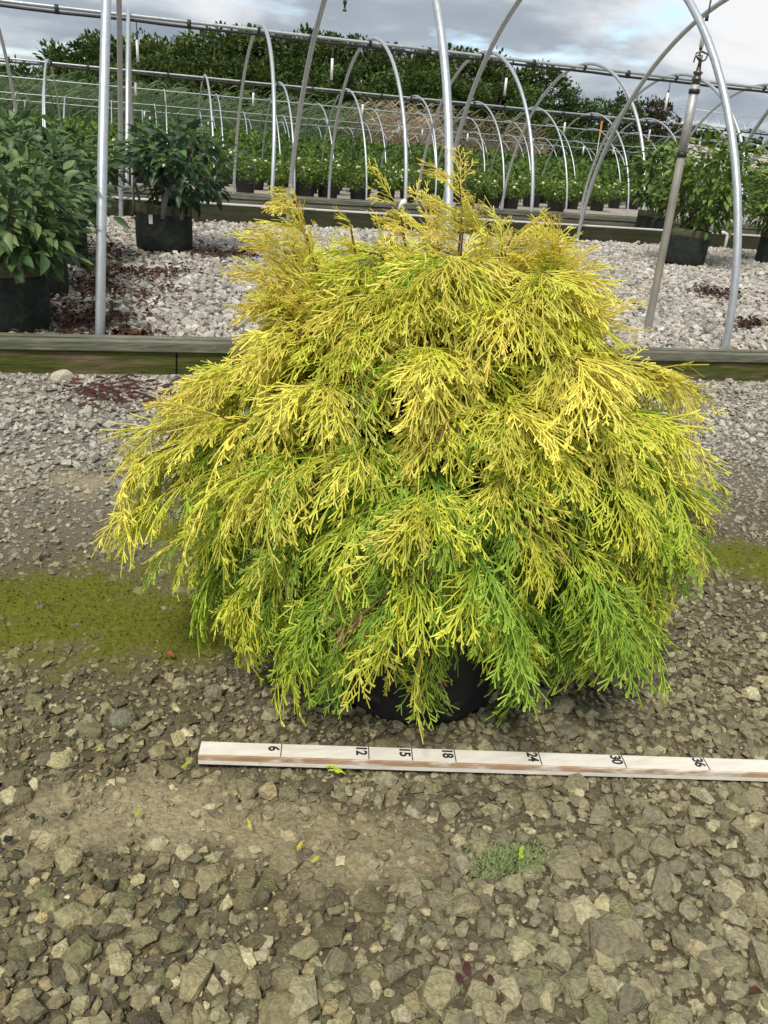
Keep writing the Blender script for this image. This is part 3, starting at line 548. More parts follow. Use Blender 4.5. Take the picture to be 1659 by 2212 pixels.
# ------------------------------------------------------------------ broad-leaved shrubs in felt grow bags
def leaf_mesh(L_=1., wd=.42, fold=.10, bend=.16, name='leaf'):
    V = []; xs = [0, .12, .32, .55, .78, 1.0]; ws = [.02, .26, .47, .46, .26, .0]
    for x_, w_ in zip(xs, ws):
        z = -bend*x_*x_
        V += [(x_, w_*wd, z+fold*w_), (x_, 0, z), (x_, -w_*wd, z+fold*w_)]
    T = []
    for i in range(5):
        a = i*3; T += [(a, a+1, a+4), (a, a+4, a+3), (a+1, a+2, a+5), (a+1, a+5, a+4)]
    return np.array(V)*L_, np.array(T)
LV, LT = leaf_mesh()
def leaf_frames(P, D, n):
    """frames for n leaves at P pointing roughly along D, faces up"""
    D = D/np.linalg.norm(D, axis=1)[:, None]; upv = np.array([0, 0, 1.])+rng.normal(0, .35, (n, 3)); S = np.cross(upv, D); S /= np.linalg.norm(S, axis=1)[:, None]+1e-9; U = np.cross(D, S); return np.stack([D, S, U], -1)
def bag_shrub(label, base, r, h, crown_c, crown_r, n_leaf, lsize, cols, n_stem=11, handles=False, label_tag=False, sd=1, lean=(0, 0), cat='potted shrub', ntop=300, bare=.0):
    rg = np.random.default_rng(sd); t = thing('potted_shrub', label, cat, base); t.rotation_euler = (lean[0], lean[1], 0)
    V, T = lathe([(.001, .0), (r*.93, .0), (r*.985, .02), (r*1.0, h*.4), (r*.985, h*.78), (r*.98, h*.80)], 36, .03, sd); link('bag', to_mesh('bag', V, T, smooth=True), M['bag'], t)
    V, T = lathe([(r*.982, h*.795), (r*1.0, h*.82), (r*.995, h*.985), (r*.98, h), (r*.955, h*.985), (r*.95, h*.80)], 36, .03, sd); link('bag_rim', to_mesh('bag_rim', V, T, smooth=True), M['bag_rim'], t)
    V, T = lathe([(.001, h*.88), (r*.5, h*.885), (r*.955, h*.86)], 24, .03, sd); link('soil', to_mesh('soil', V, T, smooth=True), M['soil'], t)
    cc = np.asarray(crown_c, float); cr = np.asarray(crown_r, float)
    if handles:
        for a0 in (2.75, 4.95):
            A = []
            for q in np.linspace(0, 1, 12):
                an = a0+(q-.5)*.62; A.append((r*1.0*math.cos(an)*(1+.05*math.sin(q*math.pi)), r*1.0*math.sin(an)*(1+.05*math.sin(q*math.pi)), h*.72+h*.66*math.sin(q*math.pi)**.6))
            A = np.array(A); rad = np.array([math.cos(a0), math.sin(a0), 0]); tgv = np.array([-math.sin(a0), math.cos(a0), 0])
            V, T = tube(A, .020, 8); ctr = np.repeat(A, 8, 0); dlt = V[:96]-ctr; V[:96] = ctr+dlt-np.outer(dlt@rad, rad)*.80; link('handle', to_mesh('handle', V, T, smooth=True), M['web'], t)
    if label_tag:
        a0 = 4.22; o = link('paper_label', box_mesh('paper_label', -.014, .014, -.0015, .0015, -.030, .030, .0008), M['tag'], t, (r*1.005*math.cos(a0), r*1.005*math.sin(a0), h*.70)); o.rotation_euler.z = a0+math.pi/2
    ends = []
    for s in range(n_stem):
        an = s*2.4+rg.uniform(-.3, .3); rr_ = math.sqrt((s+.5)/n_stem); e = cc+cr*np.array([math.cos(an)*rr_*.8, math.sin(an)*rr_*.8, rg.uniform(-.25, .55)]); b = np.array([math.cos(an)*r*.3*rr_, math.sin(an)*r*.3*rr_, h*.84]); m_ = (b+e)/2+np.array([math.cos(an), math.sin(an), 0])*.03
        q = np.linspace(0, 1, 7)[:, None]; Pn = (1-q)**2*b+2*q*(1-q)*m_+q*q*e; tube_obj('stem', Pn, np.linspace(.0085, .003, 7), M['stem'], t, 6); ends.append(Pn)
    # leaves spread through the crown, denser in its outer shell, in loose clumps
    ncl = max(18, n_leaf//16); dirs = rg.normal(size=(ncl, 3)); dirs /= np.linalg.norm(dirs, axis=1)[:, None]; rad = rg.uniform(.45, 1.0, ncl)**.6*np.where(rg.random(ncl) < .12, 1.12, 1); cl = dirs*rad[:, None]
    k = rg.integers(0, ncl, n_leaf); off = rg.normal(size=(n_leaf, 3))*.16; P = cc+(cl[k]+off)*cr; lowcut = P[:, 2] > h*.95; P = P[lowcut]; k = k[lowcut]; n = len(P)
    outv = (P-cc)/cr; D = outv*np.array([1, 1, .35])+(off[lowcut])*3.+np.array([0, 0, -.28])+rg.normal(0, .25, (n, 3)); Rm = leaf_frames(P, D, n)
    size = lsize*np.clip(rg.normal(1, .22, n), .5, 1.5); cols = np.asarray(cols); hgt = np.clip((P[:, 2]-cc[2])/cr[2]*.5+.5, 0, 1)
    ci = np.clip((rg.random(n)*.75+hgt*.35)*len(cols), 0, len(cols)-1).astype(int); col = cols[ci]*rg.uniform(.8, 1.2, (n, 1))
    wp = P+np.asarray(base); px = px_of(wp); score = size/px[:, 2]*(1.2+np.sum(outv*np.array([-.3, -.95, .3]), 1)); score[(px[:, 0] < -20) | (px[:, 0] > 1680)] = 0
    top = np.argsort(-score)[:ntop]; lo = np.setdiff1d(np.arange(n), top)
    key = {}
    for i in top:
        c_ = int(ci[i]); v_ = int(rg.integers(0, 4))
        if (c_, v_) not in key:
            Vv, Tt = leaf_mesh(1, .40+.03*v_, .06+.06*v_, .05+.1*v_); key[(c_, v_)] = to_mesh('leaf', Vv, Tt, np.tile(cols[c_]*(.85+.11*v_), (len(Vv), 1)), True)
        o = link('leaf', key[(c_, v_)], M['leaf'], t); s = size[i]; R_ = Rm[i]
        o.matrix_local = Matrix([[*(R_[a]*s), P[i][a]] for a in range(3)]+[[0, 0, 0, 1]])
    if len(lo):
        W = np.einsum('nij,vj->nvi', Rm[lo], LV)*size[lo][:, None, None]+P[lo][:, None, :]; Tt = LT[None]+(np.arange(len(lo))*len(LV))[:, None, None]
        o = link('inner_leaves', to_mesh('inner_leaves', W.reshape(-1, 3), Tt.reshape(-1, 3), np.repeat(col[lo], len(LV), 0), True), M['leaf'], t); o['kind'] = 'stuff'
    return t
DK = [(.034, .072, .028), (.044, .092, .032), (.058, .112, .040), (.085, .145, .045), (.130, .195, .065)]
DKC = [(.026, .058, .030), (.034, .074, .036), (.045, .092, .044), (.058, .112, .048), (.110, .185, .055)]
LM = [(.055, .105, .020), (.085, .150, .026), (.12, .195, .032), (.17, .255, .042), (.21, .30, .055)]
def on_bed(px, py, z=.2): p = at_z(px, py, z); return np.array([p[0], p[1], float(g_bed(p[0], p[1]))-.004])
b = on_bed(12, 700, .19); bag_shrub('leafy shrub in grow bag right behind the near timber edging, at the bushes\' front', b, .188, .29, (.02, .02, .44), (.32, .32, .25), 1200, .072, DK[1:]+[(.16, .23, .07)], 12, True, False, 11)
b = on_bed(62, 640, .2)+np.array([.02, .12, 0]); bag_shrub('dark-bagged leafy shrub wedged just behind the shrub at the near timber edging', b, .165, .30, (.02, .05, .50), (.31, .31, .28), 1000, .070, DK, 10, False, False, 12)
b = on_bed(128, 572, .22)+np.array([0, .12, 0]); bag_shrub('leafy shrub rearmost of the left bushes, tall crown above its hidden bag', b, .17, .30, (-.02, .02, .52), (.34, .36, .28), 1000, .070, DK, 10, False, False, 13)
b = on_bed(60, 560, .22)+np.array([-.25, .35, 0]); bag_shrub('leafy shrub at the back of the left bushes, wholly hiding its own bag', b, .19, .30, (0, 0, .50), (.40, .38, .27), 700, .095, DK, 9, False, False, 14)
b = on_bed(352, 548, .23)+np.array([.02, .12, 0]); bag_shrub('round dark green shrub in grow bag with grey webbing handles, standing alone', b, .198, .31, (.11, .0, .555), (.35, .33, .25), 900, .080, DKC, 12, True, True, 15)
b = on_bed(1412, 530, .25)+np.array([0, .1, 0]); bag_shrub('shrub in tilted grow bag tucked against the mossy board beside the riser', b, .19, .30, (.02, .0, .66), (.34, .34, .32), 1300, .076, LM[:4], 10, False, False, 16, (.0, .05))
b = on_bed(1478, 580, .23)+np.array([.03, .1, 0]); bag_shrub('lime green twiggy shrub in grow bag between riser and right-hand post', b, .195, .30, (.12, .0, .68), (.40, .36, .34), 1700, .070, LM, 14, False, False, 17, (0, .05))
b = on_bed(1672, 580, .23)+np.array([.05, .05, 0]); bag_shrub('lime green shrub in grow bag to the right of the right-hand post', b, .195, .30, (.02, .0, .66), (.40, .36, .32), 1500, .070, LM, 12, False, False, 18)

# ------------------------------------------------------------------ potted hydrangeas in rows beyond the last plank
def hyd_proto(sd):
    rg = np.random.default_rng(sd); n = 520; cr = np.array([.40, .40, .28]); d = rg.normal(size=(n, 3)); d /= np.linalg.norm(d, axis=1)[:, None]; d *= (rg.uniform(.5, 1., n)**.5)[:, None]*(1+.18*np.sin(d[:, :1]*5+sd)*np.cos(d[:, 1:2]*4)); P = np.array([0, 0, .50])+d*cr
    D = d*np.array([1, 1, .4])+rg.normal(0, .4, (n, 3))+np.array([0, 0, -.15]); Rm = leaf_frames(P, D, n); s = rg.uniform(.07, .115, n); W = np.einsum('nij,vj->nvi', Rm, LV)*s[:, None, None]+P[:, None, :]; T = LT[None]+(np.arange(n)*len(LV))[:, None, None]
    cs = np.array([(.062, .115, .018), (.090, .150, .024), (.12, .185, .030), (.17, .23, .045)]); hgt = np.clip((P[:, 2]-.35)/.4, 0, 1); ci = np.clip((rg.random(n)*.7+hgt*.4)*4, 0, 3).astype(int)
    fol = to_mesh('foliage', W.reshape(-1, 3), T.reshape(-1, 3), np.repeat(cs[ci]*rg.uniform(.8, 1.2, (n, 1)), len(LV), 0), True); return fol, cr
HP = [hyd_proto(s) for s in range(5)]; [h[0].materials.append(M['far_leaf']) for h in HP]
V, T = lathe([(.001, 0), (.19, 0), (.20, .01), (.225, .26), (.235, .265), (.235, .30), (.222, .30), (.215, .25), (.001, .24)], 20); pot_me = to_mesh('pot', V, T, smooth=True); pot_me.materials.append(M['pot'])
V, T = tube([(0, 0, .2), (.02, .01, .5)], [.02, .01], 6); st_me = to_mesh('stem', V, T, smooth=True); st_me.materials.append(M['stem'])
bm = bmesh.new(); bmesh.ops.create_icosphere(bm, subdivisions=2, radius=1); bv = np.array([v.co for v in bm.verts]); bt = np.array([[v.index for v in f.verts] for f in bm.faces]); bm.free()
bv = bv*(1+.22*np.sin(bv[:, :1]*9)*np.sin(bv[:, 1:2]*8+1)*np.cos(bv[:, 2:]*9)); bl_me = to_mesh('blossom', bv*np.array([.042, .042, .036]), bt); bl_me.materials.append(M['bloom'])
def hydrangea(x, y, z, row, label, nbl, sc_=1.):
    t = thing('potted_hydrangea', label, 'hydrangea', (x, y, z), 'potted hydrangeas, '+row); t.rotation_euler.z = random.uniform(0, 6.28); t.scale = (sc_, sc_, sc_*random.uniform(.9, 1.1)); fol, cr = random.choice(HP)
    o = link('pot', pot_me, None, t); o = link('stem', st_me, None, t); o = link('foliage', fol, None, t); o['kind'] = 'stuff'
    for _ in range(nbl):
        an = random.uniform(0, 6.28); el = random.uniform(-.2, 1.2); o = link('blossom', bl_me, None, t, (cr[0]*math.cos(an)*math.cos(el)*1.02, cr[1]*math.sin(an)*math.cos(el)*1.02, .50+cr[2]*math.sin(el)*1.02)); s = random.uniform(.6, 1.15); o.scale = (s, s, s)
for row, y_, step, x0_, x1_, nb_ in (('front row', 16.35, .53, -1.2, 8.6, 7), ('second row', 18.1, .56, -1.6, 10.6, 7), ('third row', 19.9, .6, -2.2, 12.6, 8)):
    x_ = x0_
    while x_ < x1_:
        if random.random() > .05: hydrangea(x_+random.uniform(-.08, .08), y_+random.uniform(-.12, .12), .08, row, 'potted hydrangea dotted with pale blooms, '+row+' behind the low plank edging', random.randint(2, nb_), random.uniform(.68, .90))
        x_ += step

# the rows of green nursery stock beyond: nobody could count them
def leaf_cloud(P, D, s, col, name, m, kind='stuff', label=None, cat=None):
    n = len(P); Rm = leaf_frames(P, D, n); q = np.array([[0, -.5, 0], [.5, -.42, .1], [1, 0, 0], [.5, .42, .1], [0, .5, 0]])*np.array([1, .55, 1]); W = np.einsum('nij,vj->nvi', Rm, q)*np.asarray(s)[:, None, None]+P[:, None, :]
    T = np.array([[0, 1, 4], [1, 3, 4], [1, 2, 3]])[None]+(np.arange(n)*5)[:, None, None]
    return tag(link(name, to_mesh(name, W.reshape(-1, 3), T.reshape(-1, 3), np.repeat(col, 5, 0)), M[m]), label, cat, None, kind)
n = 46000; yy = 21.5+18.5*rng.random(n)**1.25; xx = rng.uniform(-.12, .95, n)*yy+rng.uniform(-4, 2.5, n); top = .60+.58*np.clip((yy-21.5)/8, 0, 1)+.20*(fbm(xx, yy, .8, 3)-.5)+.30*(fbm(xx, yy*1.6, 2.4, 13)-.5)
zz = top-.55*rng.random(n)**2.0; P = np.stack([xx, yy, zz], -1); cs = np.array([(.075, .130, .024), (.10, .165, .032), (.135, .205, .040), (.050, .095, .020)]); col = cs[rng.integers(0, 4, n)]*rng.uniform(.8, 1.2, (n, 1)); v = fbm(xx, yy, .35, 4)[:, None]; col = col*(.8+.5*v)
leaf_cloud(P, rng.normal(size=(n, 3))*np.array([1, 1, .8])+np.array([0, 0, .5]), rng.uniform(.10, .19, n), col, 'nursery_rows', 'far_leaf', 'stuff', 'dense rows of leafy green nursery stock beyond the hydrangeas', 'plants')

# ------------------------------------------------------------------ reeds
def reeds(name, label, n, xf, y0, y1, h0, h1, cols, leafy, lean):
    acc = Acc(); cols = np.asarray(cols)
    for i in range(n):
        y = random.uniform(y0, y1); x = xf(y); h = random.uniform(h0, h1); c = cols[random.randrange(len(cols))]*random.uniform(.75, 1.2); b = np.array([x, y, -.25]); ld = np.array([random.gauss(lean, .16), random.gauss(0, .12), 0]); tp = b+np.array([0, 0, h])+ld*h
        wv = np.array([.012, .004, 0]); mid = (b+tp)/2-ld*h*.12; acc.add([b-wv, b+wv, mid-wv, mid+wv, tp], [(0, 1, 3), (0, 3, 2), (2, 3, 4)], c)
        for _ in range(leafy):
            q = random.uniform(.4, .98); p = b+(tp-b)*q; an = random.uniform(0, 6.28); ln = random.uniform(.35, .7); dd = np.array([math.cos(an)+lean*1.5, math.sin(an)*.7, 0]); pm = p+dd*ln*.5+np.array([0, 0, ln*.38]); pe = p+dd*ln+np.array([0, 0, ln*random.uniform(.25, .7)]); wz = np.array([.0, .01, .026])
            acc.add([p-wz*.5, p+wz*.5, pm-wz, pm+wz, pe], [(0, 1, 3), (0, 3, 2), (2, 3, 4)], c*random.uniform(.8, 1.25))
    return tag(link(name, acc.mesh(name), M['reed']), label, 'reeds', None, 'stuff')
def xpix(a, b): return lambda y: at_y(random.uniform(a, b), 230, y)[0]
reeds('green_reeds', 'grey-green leaning reeds standing in front of the dark trees', 2300, xpix(-120, 790), 40, 47, 1.9, 3.3, [(.09, .14, .06), (.12, .17, .075), (.065, .11, .042), (.15, .19, .10)], 5, .18)
reeds('dry_reeds', 'pale tan dry reed stems standing between green reeds and trees', 1000, xpix(775, 950), 40, 44, 1.8, 3.5, [(.42, .33, .23), (.34, .26, .18), (.50, .41, .30), (.26, .20, .13)], 2, .03)
reeds('dry_reeds', 'thin brownish reeds right of the pale dry reeds under the trees', 420, xpix(940, 1180), 42, 47, 2.0, 3.6, [(.20, .165, .10), (.15, .14, .07), (.28, .22, .15)], 2, .03)

# ------------------------------------------------------------------ trees
def crown_mesh(sd, cols, n=4200):
    rg = np.random.default_rng(sd); ncl = 62; d = rg.normal(size=(ncl, 3)); d /= np.linalg.norm(d, axis=1)[:, None]; c = d*(rg.uniform(.35, 1., ncl)**.5)[:, None]*np.array([1, 1, .95]); cr = rg.uniform(.14, .30, ncl)
    k = rg.integers(0, ncl, n); o = rg.normal(size=(n, 3)); o /= np.linalg.norm(o, axis=1)[:, None]; o *= (rg.random(n)**.4)[:, None]*cr[k][:, None]*np.array([1.15, 1.15, .8]); P = c[k]+o; D = o/cr[k][:, None]+d[k]*.5+rg.normal(0, .4, (n, 3)); Rm = leaf_frames(P, D, n)
    q = np.array([[0, -.3, 0], [.5, -.34, .08], [1, 0, 0], [.5, .34, .08], [0, .3, 0]]); s = rg.uniform(.055, .11, n); W = np.einsum('nij,vj->nvi', Rm, q)*s[:, None, None]+P[:, None, :]; T = np.array([[0, 1, 4], [1, 3, 4], [1, 2, 3]])[None]+(np.arange(n)*5)[:, None, None]
    cols = np.asarray(cols); cc = cols[rg.integers(0, len(cols), ncl)][k]*rg.uniform(.75, 1.25, (n, 1)); me = to_mesh('crown', W.reshape(-1, 3), T.reshape(-1, 3), np.repeat(cc, 5, 0)); me.materials.append(M['far_leaf']); return me
CR_D = [crown_mesh(i, [(.052, .082, .022), (.078, .116, .028), (.115, .155, .036)]) for i in range(4)]
CR_L = [crown_mesh(20+i, [(.080, .130, .028), (.110, .165, .036), (.065, .110, .030)]) for i in range(3)]
CR_B = [crown_mesh(40, [(.060, .055, .026), (.075, .060, .030), (.050, .065, .024)])]
def trunk_mesh(sd):
    rg = np.random.default_rng(sd); a = Acc(); a.add(*tube([(0, 0, -1.2), (.03, 0, -.5), (0, .02, .1), (.03, .01, .6)], [.07, .055, .04, .012], 7))
    for i in range(6):
        an = i*1.9; z = rg.uniform(-.5, .2); a.add(*tube([(0, 0, z), (.25*math.cos(an), .25*math.sin(an), z+.25), (.6*math.cos(an), .6*math.sin(an), z+.5)], [.03, .02, .008], 5))
    me = a.mesh('trunk', True); me.materials.append(M['trunk']); return me
TRK = [trunk_mesh(i) for i in range(3)]
def tree(px, ytop, Y, rx, rz, crowns, label, group=None, base_z=.5):
    p = at_y(px, ytop, Y); cz = p[2]-rz*1.02; t = thing('broadleaf_tree', label, 'tree', (p[0], Y, base_z), group); c = link('crown', random.choice(crowns), None, t, (0, 0, cz-base_z)); c.rotation_euler.z = random.uniform(0, 6.28); c.scale = (rx, rx*.9, rz)
    k = link('trunk', random.choice(TRK), None, t, (0, 0, cz-base_z)); s = max((cz-base_z)/1.15, .5); k.scale = (rx*.8, rx*.8, s)
G1 = 'dark trees behind the reeds'
for px, yt in ((-60, 136), (10, 126), (70, 118), (130, 98), (185, 78), (240, 62), (300, 70), (355, 84), (410, 78), (455, 56), (505, 58), (560, 50), (620, 48), (680, 58), (735, 62), (790, 72), (845, 88), (900, 100), (955, 104), (1010, 98), (1065, 112), (1120, 122), (1175, 132)):
    tree(px+random.uniform(-6, 6), yt, random.uniform(52, 58), random.uniform(2.4, 3.1), random.uniform(2.5, 3.3), CR_D, 'dark green tree in the dense belt behind the reeds', G1)
for px in range(-40, 1200, 62):
    yt = np.interp(px, [-40, 240, 600, 900, 1200], [168, 118, 108, 142, 185])+random.uniform(-14, 14); tree(px+random.uniform(-15, 15), yt, random.uniform(48.5, 51), random.uniform(1.9, 2.4), random.uniform(1.9, 2.4), CR_D if random.random() < .6 else CR_L, 'lower bushy tree at the front of the belt behind the reeds', 'bushy trees along the front of the belt')
for px, yt, Y, rx, rz, cr_, lb in ((1225, 172, 56, 1.3, 2.6, CR_L, 'light green feathery tree where the dark belt drops'), (1262, 200, 56, 1.6, 2.2, CR_L, 'light green bushy tree beside the feathery tree'), (1310, 205, 57, 1.8, 2.2, CR_L, 'green tree in the low end of the belt, second from the feathery one'), (1352, 196, 57, 1.8, 2.4, CR_D, 'dark green tree in the low end of the belt beside the brownish tree'), (1402, 206, 57, 1.7, 2.4, CR_B, 'brownish tree in the low end of the belt'), (1440, 210, 58, 1.35, 2.2, CR_B, 'outermost brownish tree at the end of the belt against open sky'),
                                   (1230, 262, 50, 2.0, 1.7, CR_L, 'yellow-green bush below the feathery tree'), (1300, 280, 52, 2.2, 1.8, CR_D, 'dark bush under the low end of the belt'), (1370, 285, 53, 2.2, 1.9, CR_D, 'dark bush under the brownish tree'), (1430, 296, 54, 1.6, 1.8, CR_D, 'dark bush at the foot of the outermost brownish tree')):
    tree(px, yt, Y, rx, rz, cr_, lb, None, .2)

# ------------------------------------------------------------------ sandy mound, conifers and far frames on the right
X, Yg, T = grid(20, 200, 66, 200, 120, 60)
a = at_y(1660, 318, 80); hm = at_y(1600, 318, 95)[2]
Z = (hm+.2)*np.clip((Yg-70)/22, 0, 1)**1.3*np.clip((X-at_y(1330, 330, 78)[0])/14, 0, 1)**.8+.7*(fbm(X, Yg, .09, 5)-.5)-.6
tag(link('sand_mound', to_mesh('sand_mound', np.stack([X, Yg, Z], -1), T, None, True), M['sand']), kind='structure')
def conifer(sd):
    rg = np.random.default_rng(sd); n = 900; h = rg.random(n)**1.3; an = rg.uniform(0, 6.28, n); r = (1-h)*.32*rg.uniform(.4, 1.05, n); P = np.stack([r*np.cos(an), r*np.sin(an), h], -1); D = np.stack([np.cos(an), np.sin(an), np.full(n, -.35)], -1); Rm = leaf_frames(P, D, n)
    q = np.array([[0, -.3, 0], [.5, -.34, .05], [1, 0, 0], [.5, .34, .05], [0, .3, 0]]); W = np.einsum('nij,vj->nvi', Rm, q)*rg.uniform(.06, .13, n)[:, None, None]+P[:, None, :]; T = np.array([[0, 1, 4], [1, 3, 4], [1, 2, 3]])[None]+(np.arange(n)*5)[:, None, None]
    me = to_mesh('crown', W.reshape(-1, 3), T.reshape(-1, 3), np.repeat(np.array([(.022, .040, .020)])*rg.uniform(.7, 1.3, (n, 1)), 5, 0)); me.materials.append(M['conifer']); return me
CF = [conifer(i) for i in range(3)]; V, T = tube([(0, 0, -.4), (0, 0, .6)], [.03, .01], 6); cft = to_mesh('trunk', V, T); cft.materials.append(M['trunk'])
for px in np.arange(1462, 1760, 13.):
    yt = np.interp(px, [1462, 1659, 1760], [268, 302, 318])+random.uniform(-5, 5); Y = random.uniform(112, 118); p = at_y(px, yt, Y); h = random.uniform(3.6, 4.6)
    t = thing('conifer_tree', 'small dark conifer in the row along the top of the sandy mound', 'tree', (p[0], Y, p[2]-h), 'conifers on the sandy mound'); o = link('crown', random.choice(CF), None, t); o.scale = (h*.9, h*.9, h); o.rotation_euler.z = random.uniform(0, 6.28); o = link('trunk', cft, None, t); o.scale = (h, h, h)
p = at_y(1560, 244, 135); zt = p[2]
t = thing('hoop_frame', 'faint thin hoop frame far off against the sky above the conifers', 'hoop frame', (p[0], 135, zt-6)); org = (p[0], 135, zt-6)
slope = (at_y(1640, 255, 135)[2]-at_y(1470, 232, 135)[2])/(at_y(1640, 255, 135)[0]-at_y(1470, 232, 135)[0])
x0_ = at_y(1475, 232, 135)[0]; x1_ = at_y(1640, 255, 135)[0]+14
tube_obj('ridge_pipe', [(x0_-.5, 135, zt+slope*(x0_-p[0])), (x1_, 135, zt+slope*(x1_-p[0]))], .05, M['galv'], t, 5, org)
for xk in np.arange(x0_, x1_, 2.55):
    q = np.linspace(-1.35, 1.35, 17); P = np.stack([np.full(17, xk), 135+np.sin(q)*4.5, zt+slope*(xk-p[0])-4.6*(1-np.cos(q))-.05], -1); tube_obj('hoop', P, .05, M['galv'], t, 5, org)

# ------------------------------------------------------------------ litter, sprigs and weeds
acc = Acc(); spots = ((235, 620, .34, .30), (190, 690, .25, .16), (300, 590, .26, .12), (220, 560, .22, .2), (490, 560, .35, .12), (280, 718, .12, .05), (150, 640, .2, .3), (1560, 640, .25, .15), (1640, 700, .2, .08), (330, 500, .3, .12))
for px, py, sx_, sy_ in spots:
    p = on_bed(px, py, .21)
    n = int(1000*sx_*2.2); x = p[0]+rng.normal(0, sx_*.6, n); y = np.clip(p[1]+rng.normal(0, sy_, n), Y_EDGE+.08, Y_WHITE-.05); keep = fbm(x, y, 9, 77) > .46; x, y = x[keep], y[keep]
    for a, b in zip(x, y):
        an = random.uniform(0, 6.28); ln = random.uniform(.015, .05); wd = random.uniform(.003, .010); z = float(g_bed(a, b))+random.uniform(.008, .026); d = np.array([math.cos(an), math.sin(an), random.gauss(0, .25)])*ln; s = np.array([-math.sin(an), math.cos(an), random.gauss(0, .4)])*wd; c0 = np.array([a, b, z])
        acc.add([c0-s, c0+s, c0+d*.5-s+[0, 0, .006], c0+d*.5+s+[0, 0, .006], c0+d], [(0, 1, 3), (0, 3, 2), (2, 3, 4)], np.array(random.choice([(.085, .042, .030), (.065, .032, .024), (.11, .060, .040), (.05, .028, .02)])))
for k_ in range(110):
    px = random.gauss(235, 60) if k_ < 120 else random.gauss(90, 60); py = 864+random.gauss(0, 13)-(px-230)*.04; p = at_z(px, py, .05); an = random.gauss(.0, .5); ln = random.uniform(.02, .06); z = float(g_drive(p[0], p[1]))+random.uniform(.012, .03); d = np.array([math.cos(an), math.sin(an), random.gauss(0, .2)])*ln; s = np.array([0, .002, .004]); c0 = np.array([p[0], p[1], z]); acc.add([c0-s, c0+s, c0+d*.5-s, c0+d*.5+s, c0+d], [(0, 1, 3), (0, 3, 2), (2, 3, 4)], np.array(random.choice([(.10, .045, .035), (.07, .035, .03)])))
tag(link('dead_litter', acc.mesh('dead_litter'), M['litter']), 'reddish brown dead stems and leaf litter strewn on the pale gravel', 'litter', None, 'stuff')
gS = 'yellow-green foliage snippets dropped on the gravel'
tiny = [thread_tree(200+i, .038, .05) for i in range(3)]
for i, (px, py) in enumerate(((655, 1838), (690, 1870), (292, 1788), (535, 1790), (563, 1575+95), (415, 1590+72), (208, 1644), (745, 1690), (1118, 1490+390),)):
    p = at_z(px, py, 0); V, T, ct = tiny[i % 3]; s = random.uniform(.35, .65) if i != 7 else 1.0; c_ = (LIME if i % 3 else YEL); o = link('fallen_sprig', to_mesh('fallen_sprig', V*s*np.array([1, .6, 1]), T, np.tile(c_, (len(V), 1)), True), M['thread'], None, (p[0], p[1], float(g_drive(p[0], p[1]))+.022)); o.rotation_euler = (random.gauss(0, .2), random.gauss(0, .1), random.uniform(0, 6.28)); tag(o, 'small yellow-green foliage snippet dropped on the gravel near the stick', 'sprig', gS)
acc = Acc(); p = at_z(1108, 1868, 0)
for _ in range(1000):
    a = random.gauss(0, 1.25); b = random.gauss(0, 1); x = p[0]+a*.026+b*.006; y = p[1]+b*.016-a*.004; z = float(g_drive(x, y))+.010; an = random.uniform(0, 6.28); ln = random.uniform(.004, .012); d = np.array([math.cos(an)*.8, math.sin(an)*.8, random.uniform(.2, 1.1)])*ln; s = np.array([-math.sin(an), math.cos(an), 0])*.0011; c0 = np.array([x, y, z]); acc.add([c0-s, c0+s, c0+d], [(0, 1, 2)], np.array((.24, .31, .12))*random.uniform(.7, 1.3))
tag(link('weed_tuft', acc.mesh('weed_tuft'), M['reed']), 'small patch of fine bright green weed growing in the gravel', 'weed', None, 'stuff')

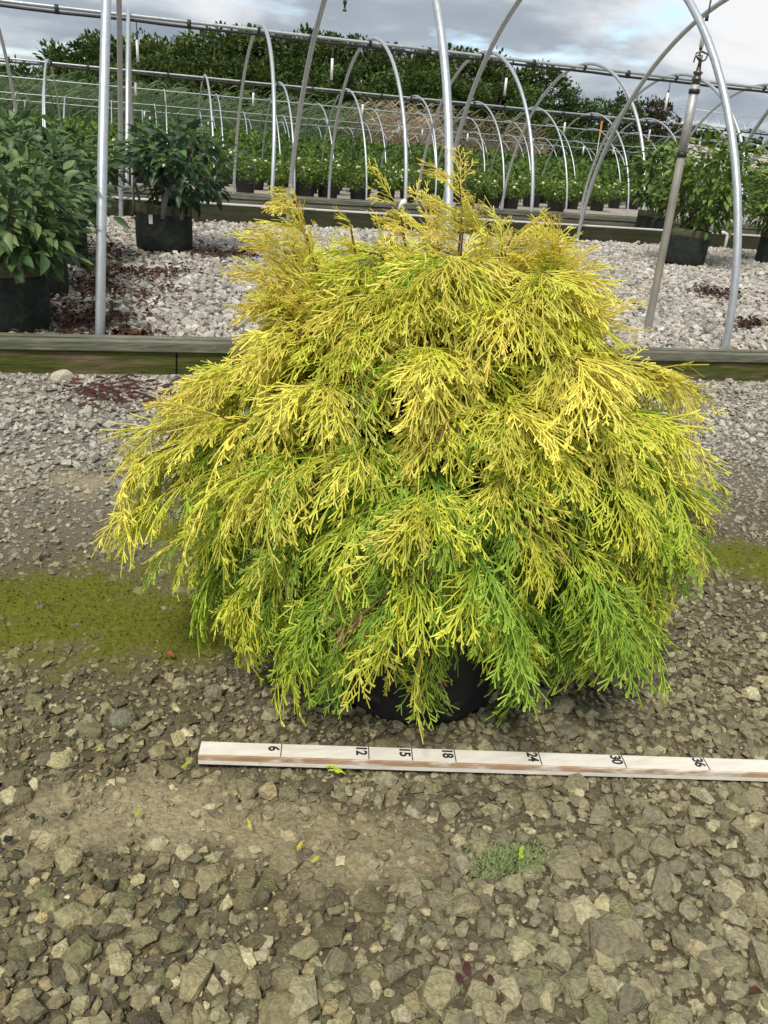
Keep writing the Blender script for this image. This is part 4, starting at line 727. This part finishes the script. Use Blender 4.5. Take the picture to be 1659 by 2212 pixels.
# paper tag on a leader, dark crumbs and dead leaves
tp = at_plane(868, 440, .03); A = np.array([[-.012, 0, -.02], [-.004, -.006, .004], [.008, -.008, .010], [.016, -.004, .002]]); W = np.concatenate([A+[0, -.004, -.006], A+[0, .004, .006]])
o = link('paper_tag', to_mesh('paper_tag', W, [(0, 1, 5), (0, 5, 4), (1, 2, 6), (1, 6, 5), (2, 3, 7), (2, 7, 6)], None, True), M['tag'], cyp, tp); o.scale = (.55, .55, .55); sm = o.modifiers.new('thick', 'SOLIDIFY'); sm.thickness = .0008
for i, (px, py, s_) in enumerate(((20, 1832, .007), (72, 1782, .005), (8, 1856, .004), (140, 1779, .006))):
    p = at_z(px, py, 0); V, T = HX[i]; o = link('charcoal_crumb', to_mesh('charcoal_crumb', V*s_, T), M['black'], None, (p[0], p[1], float(g_drive(p[0], p[1]))+.016)); tag(o, 'small black crumb lying on the pale silt and gravel', 'crumb', 'black crumbs on the gravel')
for i, (px, py, s_) in enumerate(((1012, 2130, .022), (1050, 2150, .018), (985, 2122, .016), (1640, 2168, .024), (362, 1425, .02))):
    p = at_z(px, py, 0); V, T = leaf_mesh(s_, .6, .5, .3); o = link('dead_leaf', to_mesh('dead_leaf', V, T, np.tile((.075, .035, .028) if i < 4 else (.26, .09, .05), (len(V), 1)), True), M['litter'], None, (p[0], p[1], float(g_drive(p[0], p[1]))+.020)); o.rotation_euler = (random.gauss(0, .4), random.gauss(0, .3), random.uniform(0, 6.28))
    tag(o, 'curled dark brown dead leaf lying between the stones' if i < 4 else 'rust red dead sprig beside the mossy patch', 'leaf', 'dead leaves on the gravel' if i < 4 else None)

# fuzz of the moss
x, y = jitter_grid(-1.0, 3.2, 1.4, 2.7, .011); k = (m_moss(x, y) > rng.uniform(.55, 1.25, len(x))) & in_view(x, y, x*0, 60, 20); x, y = x[k], y[k]; n = len(x); an = rng.uniform(0, 6.28, n); ln = rng.uniform(.004, .009, n); z = g_drive(x, y)+.004
d = np.stack([np.cos(an)*.6, np.sin(an)*.6, rng.uniform(.5, 1.2, n)], -1)*ln[:, None]; sd_ = np.stack([-np.sin(an), np.cos(an), 0*an], -1)*(ln*.45)[:, None]; P = np.stack([x, y, z], -1)
V = np.stack([P-sd_, P+sd_, P+d], 1).reshape(-1, 3); T = np.arange(3*n).reshape(-1, 3); c = np.repeat(np.array([(.12, .135, .014), (.16, .17, .02), (.085, .105, .015)])[rng.integers(0, 3, n)], 3, 0)
tag(link('moss', to_mesh('moss', V, T, c), M['reed']), 'olive green moss spread over the packed gravel', 'moss', None, 'stuff')
